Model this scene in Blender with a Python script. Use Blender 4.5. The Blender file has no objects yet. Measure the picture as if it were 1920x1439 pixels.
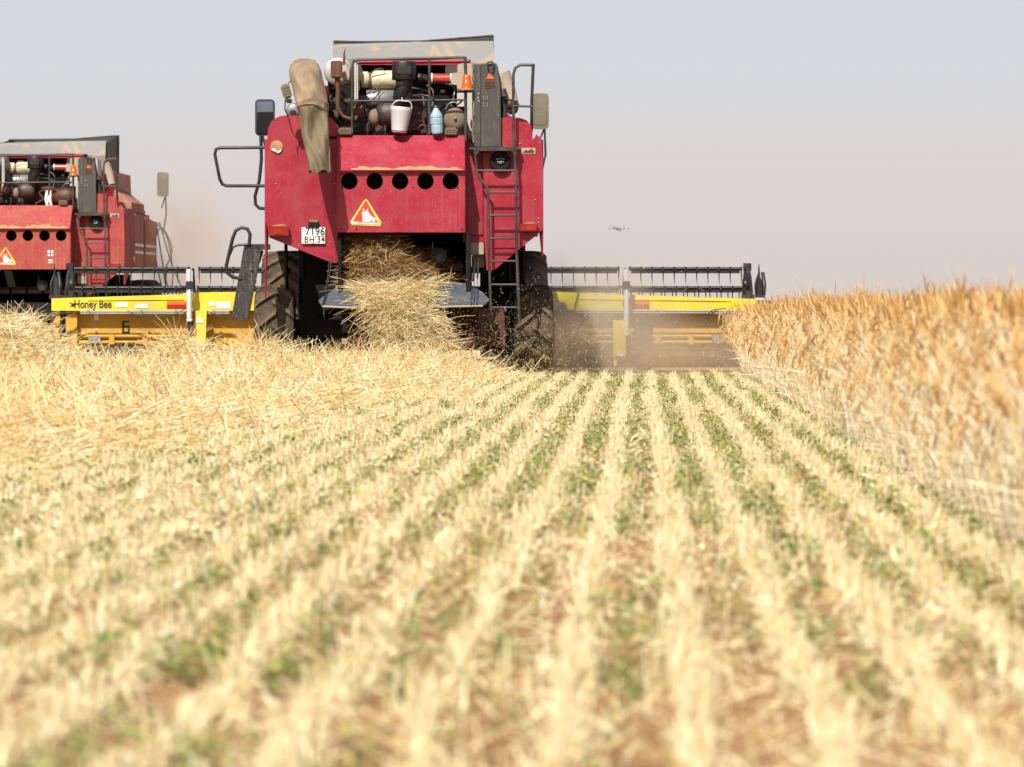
import bpy, bmesh, math, random
import numpy as np
from mathutils import Vector, Matrix
random.seed(7)
RNG = np.random.default_rng(11)
R = math.radians
SC = bpy.context.scene
COL = SC.collection

# ------------------------------------------------------------------ camera, sky, sun, exposure
F = 9350.0            # focal length in pixels of the 1920 px wide photograph
CAM_H = 0.85
cam = bpy.data.cameras.new('camera')
cam.sensor_width = 36.0
cam.lens = F / 1920 * 36.0
cam.clip_start = 0.5
cam.clip_end = 8000
cam.dof.use_dof = True
cam.dof.focus_distance = 54.0
cam.dof.aperture_fstop = 6.2
co = bpy.data.objects.new('camera', cam)
COL.objects.link(co)
co.location = (0, 0, CAM_H)
co.rotation_euler = (R(90) - math.atan(144.5 / F), 0, math.atan(240 / F))
SC.camera = co

SUN_EL, SUN_AZ = R(47), R(17)
sdir = Vector((-math.sin(SUN_AZ) * math.cos(SUN_EL), -math.cos(SUN_AZ) * math.cos(SUN_EL), math.sin(SUN_EL)))
sl = bpy.data.lights.new('sun', 'SUN')
sl.energy = 4.9
sl.angle = R(0.5)
sl.color = (1.0, 0.95, 0.87)
so = bpy.data.objects.new('sun', sl)
COL.objects.link(so)
so.rotation_euler = (-sdir).to_track_quat('-Z', 'Y').to_euler()
so.location = (0, 0, 30)

W = bpy.data.worlds.new('World')
SC.world = W
W.use_nodes = True
nt = W.node_tree
nt.nodes.clear()
wo = nt.nodes.new('ShaderNodeOutputWorld')
bg = nt.nodes.new('ShaderNodeBackground')
bg.inputs[1].default_value = 0.07
sky = nt.nodes.new('ShaderNodeTexSky')
sky.sky_type = 'NISHITA'
sky.sun_disc = False
sky.sun_elevation = SUN_EL
sky.sun_rotation = math.atan2(sdir.x, sdir.y)
sky.dust_density = 4.0
sky.air_density = 1.0
tc = nt.nodes.new('ShaderNodeTexCoord')
sx = nt.nodes.new('ShaderNodeSeparateXYZ')
nt.links.new(tc.outputs['Generated'], sx.inputs[0])
# dusty air band over the steppe: beige at the horizon, pale grey blue a few degrees up
cr = nt.nodes.new('ShaderNodeValToRGB')
e = cr.color_ramp.elements
SKYS = 9.6
e[0].position = 0.0
e[0].color = (0.68, 0.60, 0.56, 1)
e[1].position = 1.0
e[1].color = (0.60, 0.66, 0.76, 1)
m1 = e.new(0.30); m1.color = (0.69, 0.63, 0.605, 1)
m2 = e.new(0.62); m2.color = (0.66, 0.67, 0.70, 1)
mr = nt.nodes.new('ShaderNodeMapRange')
mr.inputs[1].default_value = 0.0
mr.inputs[2].default_value = 0.075
nt.links.new(sx.outputs['Z'], mr.inputs[0])
nt.links.new(mr.outputs[0], cr.inputs[0])
ms = nt.nodes.new('ShaderNodeMix'); ms.data_type = 'RGBA'; ms.blend_type = 'MULTIPLY'
ms.inputs[0].default_value = 1.0
nt.links.new(cr.outputs[0], ms.inputs[6])
ms.inputs[7].default_value = (SKYS, SKYS, SKYS, 1)
mr2 = nt.nodes.new('ShaderNodeMapRange')
mr2.interpolation_type = 'SMOOTHSTEP'
mr2.inputs[1].default_value = 0.08
mr2.inputs[2].default_value = 0.22
nt.links.new(sx.outputs['Z'], mr2.inputs[0])
mx = nt.nodes.new('ShaderNodeMix'); mx.data_type = 'RGBA'
nt.links.new(mr2.outputs[0], mx.inputs[0])
nt.links.new(ms.outputs[2], mx.inputs[6])
nt.links.new(sky.outputs[0], mx.inputs[7])
nt.links.new(mx.outputs[2], bg.inputs[0])
nt.links.new(bg.outputs[0], wo.inputs[0])

SC.view_settings.view_transform = 'Standard'
SC.view_settings.look = 'None'
SC.view_settings.exposure = 0.62
SC.view_settings.gamma = 1.0
SC.render.engine = 'CYCLES'
SC.cycles.use_denoising = True
SC.cycles.max_bounces = 6
SC.cycles.diffuse_bounces = 3
SC.cycles.glossy_bounces = 3
SC.cycles.transmission_bounces = 4
SC.cycles.volume_bounces = 1
SC.cycles.volume_step_rate = 2.0

# ------------------------------------------------------------------ materials
def new_mat(name):
    m = bpy.data.materials.new(name)
    m.use_nodes = True
    n = m.node_tree
    b = n.nodes['Principled BSDF']
    return m, n, b

def N(n, kind, **kw):
    x = n.nodes.new(kind)
    for k, v in kw.items():
        setattr(x, k, v)
    return x

def noise(n, scale, detail=4, rough=0.6, stretch=(1, 1, 1), coord='Object', dist=0.0):
    t = N(n, 'ShaderNodeTexCoord')
    mp = N(n, 'ShaderNodeMapping')
    mp.inputs['Scale'].default_value = stretch
    n.links.new(t.outputs[coord], mp.inputs[0])
    z = N(n, 'ShaderNodeTexNoise')
    z.inputs['Scale'].default_value = scale
    z.inputs['Detail'].default_value = detail
    z.inputs['Roughness'].default_value = rough
    z.inputs['Distortion'].default_value = dist
    n.links.new(mp.outputs[0], z.inputs['Vector'])
    return z.outputs['Fac']

def ramp(n, fac, stops):
    r = N(n, 'ShaderNodeValToRGB')
    el = r.color_ramp.elements
    while len(el) < len(stops):
        el.new(0.5)
    for i, (p, c) in enumerate(stops):
        el[i].position = p
        el[i].color = (c[0], c[1], c[2], 1) if isinstance(c, tuple) else (c, c, c, 1)
    n.links.new(fac, r.inputs[0])
    return r.outputs[0]

def mixc(n, fac, a, b, mode='MIX'):
    x = N(n, 'ShaderNodeMix', data_type='RGBA', blend_type=mode)
    for s, v in ((0, fac), (6, a), (7, b)):
        if isinstance(v, (int, float)):
            x.inputs[s].default_value = v
        elif isinstance(v, tuple):
            x.inputs[s].default_value = (*v, 1)
        else:
            n.links.new(v, x.inputs[s])
    return x.outputs[2]

def dirty(name, col, dust=(0.42, 0.27, 0.17), lo=0.5, hi=0.75, amt=0.6, rough=0.5, metal=0.0, scale=3.0,
          streak=True, spec=0.5, chips=None, bump=0.0):
    """paint or metal under dust, with run streaks, blotches and small pale chips"""
    m, n, b = new_mat(name)
    f1 = noise(n, scale, 6, 0.65)
    d = ramp(n, f1, [(lo, 0.0), (hi, amt)])
    c = mixc(n, d, col, dust)
    if streak:
        f2 = noise(n, 22, 5, 0.7, (1, 1, 0.09))
        s = ramp(n, f2, [(0.52, 0.0), (0.74, 0.9 * amt)])
        c = mixc(n, s, c, (min(1, dust[0] * 1.35), min(1, dust[1] * 1.5), min(1, dust[2] * 1.5)))
        f6 = noise(n, 70, 4, 0.6, (1, 1, 0.14))
        c = mixc(n, ramp(n, f6, [(0.62, 0.0), (0.70, 0.95 * amt)]), c, (min(1, dust[0] * 1.6), min(1, dust[1] * 2), min(1, dust[2] * 2)))
    f4 = noise(n, 1.1, 3, 0.5)
    dk = ramp(n, f4, [(0.3, 0.78), (0.7, 1.0)])
    c = mixc(n, 1.0, c, dk, 'MULTIPLY')
    f3 = noise(n, 75, 2, 0.5)
    s3 = ramp(n, f3, [(0.70, 0.0), (0.74, 1.0)])
    c = mixc(n, s3, c, chips if chips else (min(1, col[0] + .25), min(1, col[1] + .22), min(1, col[2] + .2)))
    n.links.new(c, b.inputs['Base Color'])
    rr = ramp(n, f1, [(lo, rough), (hi, min(1, rough + .3))])
    n.links.new(rr, b.inputs['Roughness'])
    b.inputs['Metallic'].default_value = metal
    b.inputs['Specular IOR Level'].default_value = spec
    bp = N(n, 'ShaderNodeBump')
    bp.inputs['Strength'].default_value = 0.55 + bump
    bp.inputs['Distance'].default_value = 0.03
    f5 = noise(n, 1.8, 3, 0.5)
    n.links.new(f5, bp.inputs['Height'])
    n.links.new(bp.outputs[0], b.inputs['Normal'])
    return m

def plain(name, col, rough=0.5, metal=0.0, spec=0.5):
    m, n, b = new_mat(name)
    f = noise(n, 9, 4, 0.6)
    k = ramp(n, f, [(0.3, 0.75), (0.7, 1.08)])
    n.links.new(mixc(n, 1.0, col, k, 'MULTIPLY'), b.inputs['Base Color'])
    b.inputs['Roughness'].default_value = rough
    b.inputs['Metallic'].default_value = metal
    b.inputs['Specular IOR Level'].default_value = spec
    return m

M = {}
M['red'] = dirty('crimson paint', (0.27, 0.0035, 0.020), (0.27, 0.060, 0.060), 0.42, 0.80, 0.36, 0.42, chips=(0.42, 0.22, 0.22))
M['red2'] = dirty('dusty crimson paint', (0.27, 0.008, 0.024), (0.30, 0.095, 0.05), 0.33, 0.66, 0.72, 0.6)
M['redside'] = dirty('dust coated crimson side', (0.30, 0.05, 0.045), (0.36, 0.19, 0.13), 0.25, 0.6, 0.85, 0.7)
M['yellow'] = dirty('yellow paint', (0.60, 0.49, 0.014), (0.42, 0.32, 0.14), 0.44, 0.78, 0.5, 0.45, streak=True, chips=(0.25, 0.18, 0.08))
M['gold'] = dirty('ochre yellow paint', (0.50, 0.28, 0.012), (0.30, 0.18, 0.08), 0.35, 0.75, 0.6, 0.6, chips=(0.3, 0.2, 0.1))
M['black'] = dirty('black painted steel', (0.012, 0.012, 0.012), (0.10, 0.075, 0.055), 0.5, 0.8, 0.4, 0.45, streak=False, chips=(0.08, 0.07, 0.06))
M['tube'] = dirty('dark painted tube', (0.022, 0.021, 0.020), (0.15, 0.115, 0.085), 0.40, 0.8, 0.6, 0.4, streak=False)
M['dark'] = plain('greasy black iron and painted shade', (0.008, 0.007, 0.006), 0.8, spec=0.2)  # also paints shade behind holes, under the body and in the mirror
M['grime'] = dirty('greasy engine iron', (0.022, 0.018, 0.015), (0.12, 0.075, 0.045), 0.45, 0.75, 0.7, 0.5, streak=False)
M['cab_grey'] = dirty('charcoal sheet steel', (0.034, 0.033, 0.030), (0.10, 0.08, 0.06), 0.45, 0.8, 0.5, 0.6, chips=(0.14, 0.12, 0.1))
M['cream'] = dirty('cream plastic', (0.52, 0.48, 0.32), (0.22, 0.10, 0.04), 0.52, 0.75, 0.7, 0.5, streak=True)
M['beige'] = dirty('beige panel', (0.36, 0.29, 0.215), (0.26, 0.17, 0.11), 0.5, 0.8, 0.5, 0.7)
M['white'] = dirty('off white enamel', (0.42, 0.41, 0.38), (0.34, 0.25, 0.17), 0.5, 0.8, 0.6, 0.5)
M['rust'] = dirty('rusty iron', (0.065, 0.018, 0.009), (0.15, 0.06, 0.025), 0.45, 0.75, 0.7, 0.6)
M['steel'] = dirty('grey steel sheet', (0.24, 0.25, 0.27), (0.26, 0.20, 0.14), 0.5, 0.8, 0.5, 0.42, metal=0.45)
M['pan'] = dirty('blue grey tray steel', (0.065, 0.085, 0.11), (0.22, 0.17, 0.11), 0.5, 0.8, 0.6, 0.4, metal=0.2)
M['zinc'] = dirty('galvanised zinc', (0.56, 0.57, 0.60), (0.46, 0.43, 0.40), 0.55, 0.9, 0.3, 0.34, metal=0.15, streak=False, scale=9)
M['redtube'] = dirty('brick red tube', (0.33, 0.035, 0.025), (0.26, 0.15, 0.09), 0.55, 0.8, 0.4, 0.25, streak=False)
M['plastic_blue'] = dirty('pale blue plastic', (0.26, 0.38, 0.46), (0.4, 0.4, 0.4), 0.5, 0.8, 0.4, 0.3, streak=False, scale=12)
M['dust'] = plain('settled chaff dust', (0.33, 0.19, 0.09), 0.95)
M['rubber'] = dirty('dusty tyre rubber', (0.055, 0.045, 0.034), (0.155, 0.112, 0.072), 0.30, 0.6, 0.85, 0.9, streak=False, scale=5, spec=0.15)
M['rubberdark'] = dirty('tyre rubber', (0.02, 0.017, 0.015), (0.09, 0.065, 0.045), 0.4, 0.7, 0.6, 0.9, streak=False, scale=5, spec=0.2)
M['drone'] = plain('grey plastic with painted haze', (0.30, 0.28, 0.27), 0.6)  # grey lightened, distance haze is put into the colour
M['rubbermid'] = dirty('dusty carcass with painted shade', (0.035, 0.029, 0.022), (0.12, 0.088, 0.056), 0.35, 0.65, 0.8, 0.9, streak=False, scale=5, spec=0.15)  # dusty, and darker than the lugs: shade between them put into the colour
M['dried'] = plain('dust crust', (0.17, 0.12, 0.08), 0.95)
M['plate'] = plain('white plate', (0.62, 0.62, 0.58), 0.4)
M['ink'] = plain('black ink', (0.02, 0.02, 0.02), 0.5)
M['ink_faded'] = plain('worn dark ink', (0.035, 0.02, 0.008), 0.6)
M['signred'] = plain('orange red reflective film', (0.62, 0.045, 0.028), 0.35)
M['signdark'] = plain('dark red reflective film', (0.30, 0.008, 0.009), 0.35)
M['signorange'] = plain('orange film', (0.60, 0.12, 0.012), 0.35)
M['signyellow'] = plain('yellow reflective film', (0.62, 0.50, 0.09), 0.4)
M['signpink'] = plain('worn pale film', (0.58, 0.46, 0.47), 0.6)
M['lens'] = plain('red lens', (0.22, 0.012, 0.006), 0.15)
M['lens2'] = plain('orange lens', (0.28, 0.020, 0.006), 0.15)
M['amber'] = plain('amber beacon plastic', (0.62, 0.085, 0.003), 0.12)
M['mirror'] = plain('mirror glass', (0.35, 0.36, 0.35), 0.03, 1.0)
M['mirrorback'] = dirty('dusty mirror', (0.17, 0.155, 0.11), (0.22, 0.19, 0.14), 0.4, 0.7, 0.6, 0.25, metal=0.2, streak=False)
M['glass'] = plain('tinted glass', (0.03, 0.035, 0.04), 0.06)
M['dirtglass'] = plain('lamp mesh', (0.13, 0.10, 0.06), 0.4)

def canvas_mat(name, col):
    m, n, b = new_mat(name)
    f = noise(n, 4, 5, 0.6, (1, 1, 0.35))
    c = ramp(n, f, [(0.3, (0.5, 0.5, 0.5)), (0.5, (0.85, 0.85, 0.85)), (0.75, (1.1, 1.08, 1.05))])
    n.links.new(mixc(n, 1.0, c, col, 'MULTIPLY'), b.inputs['Base Color'])
    b.inputs['Roughness'].default_value = 0.75
    bp = N(n, 'ShaderNodeBump')
    bp.inputs['Strength'].default_value = 0.7
    bp.inputs['Distance'].default_value = 0.03
    n.links.new(noise(n, 7, 5, 0.6, (1, 1, 0.25), dist=0.8), bp.inputs['Height'])
    n.links.new(bp.outputs[0], b.inputs['Normal'])
    return m
M['canvas'] = canvas_mat('tan tarpaulin', (0.25, 0.178, 0.108))
M['canvas2'] = canvas_mat('olive brown sacking', (0.125, 0.093, 0.050))

def flap_mat():
    m, n, b = new_mat('stained galvanised flap')
    f = noise(n, 1.7, 2, 0.4, (1, 1, 1.2), dist=1.2)
    c = ramp(n, f, [(0.0, (0.15, 0.152, 0.158)), (0.50, (0.165, 0.160, 0.152)), (0.57, (0.27, 0.185, 0.10)), (0.62, (0.175, 0.165, 0.15)), (1.0, (0.13, 0.135, 0.142))])
    n.links.new(c, b.inputs['Base Color'])
    b.inputs['Roughness'].default_value = 0.6
    b.inputs['Metallic'].default_value = 0.0
    return m
M['flap'] = flap_mat()

def straw_mat(name, c1, c2, c3, tr=0.25, spec=0.3, patch=False):
    m, n, b = new_mat(name)
    g = N(n, 'ShaderNodeNewGeometry')
    c = ramp(n, g.outputs['Random Per Island'], [(0.0, c1), (0.5, c2), (1.0, c3)])
    if patch:   # golden and bleached drifts in the straw
        c = mixc(n, 1.0, c, ramp(n, noise(n, 1.4, 4, 0.6, (1, .5, 1.5)), [(0.40, (1.0, 1.0, 1.0)), (0.66, (1.0, 0.88, 0.68))]), 'MULTIPLY')
    n.links.new(c, b.inputs['Base Color'])
    b.inputs['Roughness'].default_value = 0.55
    b.inputs['Specular IOR Level'].default_value = spec
    t = N(n, 'ShaderNodeBsdfTranslucent')
    n.links.new(c, t.inputs[0])
    mxs = N(n, 'ShaderNodeMixShader')
    mxs.inputs[0].default_value = tr
    n.links.new(b.outputs[0], mxs.inputs[1])
    n.links.new(t.outputs[0], mxs.inputs[2])
    n.links.new(mxs.outputs[0], n.nodes['Material Output'].inputs[0])
    return m
M['straw'] = straw_mat('cut straw', (0.44, 0.27, 0.09), (0.90, 0.76, 0.42), (0.97, 0.92, 0.70), patch=True)
M['strawbrown'] = straw_mat('brown chaffy straw with painted shade', (0.13, 0.07, 0.028), (0.30, 0.18, 0.075), (0.60, 0.43, 0.20), patch=True)  # brown copy of the straw, shade of the opening put into its colour
M['stubble'] = straw_mat('stubble stems', (0.62, 0.47, 0.22), (0.88, 0.77, 0.46), (0.96, 0.91, 0.66))
M['litter'] = straw_mat('brown crop litter', (0.30, 0.15, 0.065), (0.48, 0.28, 0.12), (0.70, 0.52, 0.27))
M['stalk'] = straw_mat('wheat stalk', (0.72, 0.56, 0.30), (0.92, 0.82, 0.54), (0.97, 0.93, 0.74))
M['ear'] = straw_mat('wheat ear', (0.26, 0.12, 0.035), (0.56, 0.31, 0.10), (0.82, 0.57, 0.25))
M['weed'] = straw_mat('green weed leaf', (0.11, 0.16, 0.05), (0.21, 0.28, 0.085), (0.46, 0.46, 0.13), 0.35)

def ground_mat():
    m, n, b = new_mat('dry reddish field soil')
    f = noise(n, 0.9, 6, 0.65)
    c = ramp(n, f, [(0.3, (0.27, 0.15, 0.075)), (0.55, (0.38, 0.23, 0.115)), (0.75, (0.48, 0.32, 0.17))])
    f2 = noise(n, 40, 4, 0.7)
    k = ramp(n, f2, [(0.35, 0.6), (0.65, 1.15)])
    c = mixc(n, 1.0, c, k, 'MULTIPLY')
    n.links.new(c, b.inputs['Base Color'])
    b.inputs['Roughness'].default_value = 1.0
    b.inputs['Specular IOR Level'].default_value = 0.1
    bp = N(n, 'ShaderNodeBump')
    bp.inputs['Strength'].default_value = 0.8
    bp.inputs['Distance'].default_value = 0.03
    n.links.new(noise(n, 25, 5, 0.7), bp.inputs['Height'])
    n.links.new(bp.outputs[0], b.inputs['Normal'])
    return m
M['ground'] = ground_mat()

def strawbed_mat():
    m, n, b = new_mat('matted straw')
    f = noise(n, 60, 6, 0.75, (1, 0.4, 1))
    c = ramp(n, f, [(0.35, (0.32, 0.18, 0.07)), (0.5, (0.56, 0.38, 0.18)), (0.65, (0.76, 0.57, 0.30))])
    n.links.new(c, b.inputs['Base Color'])
    b.inputs['Roughness'].default_value = 0.9
    bp = N(n, 'ShaderNodeBump')
    bp.inputs['Strength'].default_value = 1.0
    bp.inputs['Distance'].default_value = 0.03
    n.links.new(f, bp.inputs['Height'])
    n.links.new(bp.outputs[0], b.inputs['Normal'])
    return m
M['strawbed'] = strawbed_mat()

# ------------------------------------------------------------------ mesh helpers
def frame_of(d):
    d = d.normalized()
    up = Vector((0, 0, 1)) if abs(d.z) < 0.95 else Vector((0, 1, 0))
    a = d.cross(up).normalized()
    return a, d.cross(a).normalized()

class MB:
    """collects shapes; build() links them as one mesh object"""
    def __init__(self):
        self.v = []; self.f = []; self.mi = []; self.sm = []; self.cur = 0; self.rng = []
    def add(self, vs, fs, smooth=False):
        o = len(self.v)
        self.v += [tuple(p) for p in vs]
        self.rng.append((o, len(self.v), len(self.f), len(self.f) + len(fs)))
        for q in fs:
            self.f.append(tuple(i + o for i in q)); self.mi.append(self.cur); self.sm.append(smooth)
        return self
    def mat(self, i):
        self.cur = i
        return self
    def box(self, c, s, rot=None, bev=0.0):
        hx, hy, hz = s[0] / 2, s[1] / 2, s[2] / 2
        if bev <= 0:
            vs = [Vector((x, y, z)) for x in (-hx, hx) for y in (-hy, hy) for z in (-hz, hz)]
            fs = [(0, 1, 3, 2), (4, 6, 7, 5), (0, 4, 5, 1), (2, 3, 7, 6), (0, 2, 6, 4), (1, 5, 7, 3)]
        else:
            bm = bmesh.new()
            bmesh.ops.create_cube(bm, size=1)
            for q in bm.verts:
                q.co = Vector((q.co.x * s[0], q.co.y * s[1], q.co.z * s[2]))
            bmesh.ops.bevel(bm, geom=list(bm.edges), offset=min(bev, min(s) * .45), segments=2, affect='EDGES')
            bm.verts.index_update()
            vs = [q.co.copy() for q in bm.verts]
            fs = [tuple(q.index for q in g.verts) for g in bm.faces]
            bm.free()
        if rot is not None:
            vs = [rot @ p for p in vs]
        c = Vector(c)
        return self.add([p + c for p in vs], fs)
    def box2(self, x0, x1, y0, y1, z0, z1, bev=0.0):
        return self.box(((x0 + x1) / 2, (y0 + y1) / 2, (z0 + z1) / 2), (abs(x1 - x0), abs(y1 - y0), abs(z1 - z0)), None, bev)
    def tube(self, pts, r, seg=8, caps=True, smooth=True, sub=0):
        pts = [Vector(p) for p in pts]
        if sub:
            pts = catmull(pts, sub)
        n = len(pts)
        rr = r if isinstance(r, (list, tuple)) else [r] * n
        if len(rr) != n:
            rr = [rr[min(len(rr) - 1, int(i * len(rr) / n))] for i in range(n)]
        vs = []
        pa = None
        for i, p in enumerate(pts):
            d = (pts[min(i + 1, n - 1)] - pts[max(i - 1, 0)])
            if d.length < 1e-9:
                d = Vector((0, 0, 1))
            d.normalize()
            if pa is None:
                a, b2 = frame_of(d)
            else:
                a = (pa - d * pa.dot(d)).normalized(); b2 = d.cross(a).normalized()
            pa = a
            for k in range(seg):
                t = 2 * math.pi * k / seg
                vs.append(p + (a * math.cos(t) + b2 * math.sin(t)) * rr[i])
        fs = []
        for i in range(n - 1):
            for k in range(seg):
                k2 = (k + 1) % seg
                fs.append((i * seg + k, i * seg + k2, (i + 1) * seg + k2, (i + 1) * seg + k))
        self.add(vs, fs, smooth)
        if caps:
            self.add(vs[:seg], [tuple(reversed(range(seg)))])
            self.add(vs[-seg:], [tuple(range(seg))])
        return self
    def lathe(self, c, axis, prof, seg=24, smooth=True):
        """prof: list of (distance along axis, radius)"""
        ax = Vector(axis).normalized()
        a, b2 = frame_of(ax)
        c = Vector(c)
        vs = []
        for (t, r) in prof:
            for k in range(seg):
                q = 2 * math.pi * k / seg
                vs.append(c + ax * t + (a * math.cos(q) + b2 * math.sin(q)) * r)
        fs = []
        for i in range(len(prof) - 1):
            for k in range(seg):
                k2 = (k + 1) % seg
                fs.append((i * seg + k, i * seg + k2, (i + 1) * seg + k2, (i + 1) * seg + k))
        return self.add(vs, fs, smooth)
    def prism(self, poly, y0, y1):
        """polygon of (x, z) points, extruded from y0 to y1"""
        n = len(poly)
        vs = [(x, y0, z) for x, z in poly] + [(x, y1, z) for x, z in poly]
        fs = [tuple(range(n)), tuple(reversed(range(n, 2 * n)))]
        for i in range(n):
            j = (i + 1) % n
            fs.append((i, i + n, j + n, j))
        return self.add(vs, fs)
    def prismx(self, poly, x0, x1):
        """polygon of (y, z) points, extruded from x0 to x1"""
        n = len(poly)
        vs = [(x0, y, z) for y, z in poly] + [(x1, y, z) for y, z in poly]
        fs = [tuple(range(n)), tuple(reversed(range(n, 2 * n)))]
        for i in range(n):
            j = (i + 1) % n
            fs.append((i, i + n, j + n, j))
        return self.add(vs, fs)
    def clusters(self, tol=0.006):
        """groups of added shapes whose boxes touch: separate pieces become separate objects"""
        bb = []
        for a, b, c, d in self.rng:
            p = np.array(self.v[a:b])
            bb.append((p.min(0) - tol, p.max(0) + tol))
        n = len(bb)
        par = list(range(n))
        def root(i):
            while par[i] != i:
                i = par[i]
            return i
        for i in range(n):
            for j in range(i + 1, n):
                if (bb[i][0] <= bb[j][1]).all() and (bb[j][0] <= bb[i][1]).all():
                    par[root(i)] = root(j)
        g = {}
        for i in range(n):
            g.setdefault(root(i), []).append(i)
        return sorted(g.values(), key=lambda q: -len(q))
    def build(self, name, mats, parent=None, label=None, split=True):
        if split and len(self.rng) > 1:
            cl = self.clusters()
            if len(cl) > 1:
                first = None
                for q in cl:
                    m = MB()
                    for i in q:
                        a, b, c, d = self.rng[i]
                        o = len(m.v)
                        m.rng.append((o, o + b - a, len(m.f), len(m.f) + d - c))
                        m.v += self.v[a:b]
                        for k in range(c, d):
                            m.f.append(tuple(t - a + o for t in self.f[k])); m.mi.append(self.mi[k]); m.sm.append(self.sm[k])
                    ob = m.build(name, mats, parent, label, False)
                    first = first or ob
                return first
        me = bpy.data.meshes.new(name)
        me.from_pydata(self.v, [], self.f)
        if not isinstance(mats, (list, tuple)):
            mats = [mats]
        for m in mats:
            me.materials.append(M[m] if isinstance(m, str) else m)
        me.polygons.foreach_set('material_index', self.mi)
        me.polygons.foreach_set('use_smooth', self.sm)
        bm = bmesh.new(); bm.from_mesh(me)
        bmesh.ops.recalc_face_normals(bm, faces=bm.faces)
        bm.to_mesh(me); bm.free()
        me.update()
        o = bpy.data.objects.new(name, me)
        COL.objects.link(o)
        if parent:
            o.parent = parent
        if label:
            o['label'] = label
        return o

def catmull(pts, sub):
    out = []
    n = len(pts)
    for i in range(n - 1):
        p0 = pts[max(i - 1, 0)]; p1 = pts[i]; p2 = pts[i + 1]; p3 = pts[min(i + 2, n - 1)]
        for k in range(sub):
            t = k / sub
            out.append(0.5 * ((2 * p1) + (p2 - p0) * t + (2 * p0 - 5 * p1 + 4 * p2 - p3) * t * t + (3 * p1 - p0 - 3 * p2 + p3) * t ** 3))
    out.append(pts[-1])
    return out

def thing(name, label, cat, loc=(0, 0, 0), rz=0.0, group=None):
    o = bpy.data.objects.new(name, None)
    COL.objects.link(o)
    o.location = loc
    o.rotation_euler = (0, 0, rz)
    o['label'] = label; o['category'] = cat
    if group:
        o['group'] = group
    return o

def tag(o, label=None, cat=None, group=None, kind=None):
    if label: o['label'] = label
    if cat: o['category'] = cat
    if group: o['group'] = group
    if kind: o['kind'] = kind
    return o

def text_mesh(name, s, size, loc, mat, parent, xs=1.0, bold=0.0, spacing=1.0):
    """lettering standing upright, facing the rear (-y)"""
    cu = bpy.data.curves.new(name, 'FONT')
    cu.body = s
    cu.size = size
    cu.extrude = 0.0015
    cu.offset = bold
    cu.space_character = spacing
    to = bpy.data.objects.new('tmp_text', cu)
    COL.objects.link(to)
    bpy.context.view_layer.update()
    me = bpy.data.meshes.new_from_object(to.evaluated_get(bpy.context.evaluated_depsgraph_get()))
    bpy.data.objects.remove(to)
    me.name = name
    mt = Matrix.Translation(loc) @ Matrix.Rotation(R(90), 4, 'X') @ Matrix.Diagonal((xs, 1, 1, 1))
    me.transform(mt)
    me.materials.clear()
    me.materials.append(M[mat])
    o = bpy.data.objects.new(name, me)
    COL.objects.link(o)
    o.parent = parent
    return o

# measured on the machine: (px, py) of the photograph at depth y (metres ahead of the rear panel) -> local metres
D0 = 57.0
def S(y):
    return F / (D0 + y)
def X(px, y=0.0):
    return (px - 757) / S(y)
def Z(py, y=0.0):
    return (575 - py) / S(y) + CAM_H
def P(px, py, y=0.0):
    return (X(px, y), y, Z(py, y))
def poly(pts, y=0.0):
    return [(X(a, y), Z(b, y)) for a, b in pts]

# ------------------------------------------------------------------ combine harvester
def tyre(mb, c, R0, w, lug_h, nl, flip=1):
    """agricultural tyre with chevron lugs, axis along x"""
    hw = w / 2
    prof = [(-hw * .80, R0 * .60), (-hw * .98, R0 * .72), (-hw, R0 * .84), (-hw * .93, R0 * .945), (-hw * .6, R0 * .975),
            (0, R0 * .985), (hw * .6, R0 * .975), (hw * .93, R0 * .945), (hw, R0 * .84), (hw * .98, R0 * .72), (hw * .80, R0 * .60)]
    mb.lathe(c, (1, 0, 0), prof, 48)
    c = Vector(c)
    for k in range(nl):
        for s in (-1, 1):
            a0 = 2 * math.pi * (k + (0.5 if s > 0 else 0)) / nl
            vs = []
            ns = 6
            for i in range(ns + 1):
                t = i / ns
                x = s * (t * hw * 1.04 - 0.02)
                rb = R0 * (0.975 - 0.05 * t ** 3)
                rt = R0 * (0.975 - 0.035 * t ** 3) + lug_h
                if i == ns:
                    rb = R0 * .80; rt = R0 * .945 + lug_h * .2
                a = a0 + flip * t * 0.36
                da = (0.055 if i else 0.062) * (1 + .25 * t)
                for (r, q) in ((rb, -da * 1.2), (rt, -da * .8), (rt, da * .8), (rb, da * 1.2)):
                    ang = a + q
                    vs.append(c + Vector((x, -math.sin(ang) * r, math.cos(ang) * r)))
            fs = []
            for i in range(ns):
                for j in range(3):
                    fs.append((i * 4 + j, i * 4 + j + 1, (i + 1) * 4 + j + 1, (i + 1) * 4 + j))
            fs.append((0, 3, 2, 1)); fs.append((ns * 4, ns * 4 + 1, ns * 4 + 2, ns * 4 + 3))
            mb.mat(1)
            mb.add(vs, fs)
            mb.mat(0)
    return mb

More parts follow.
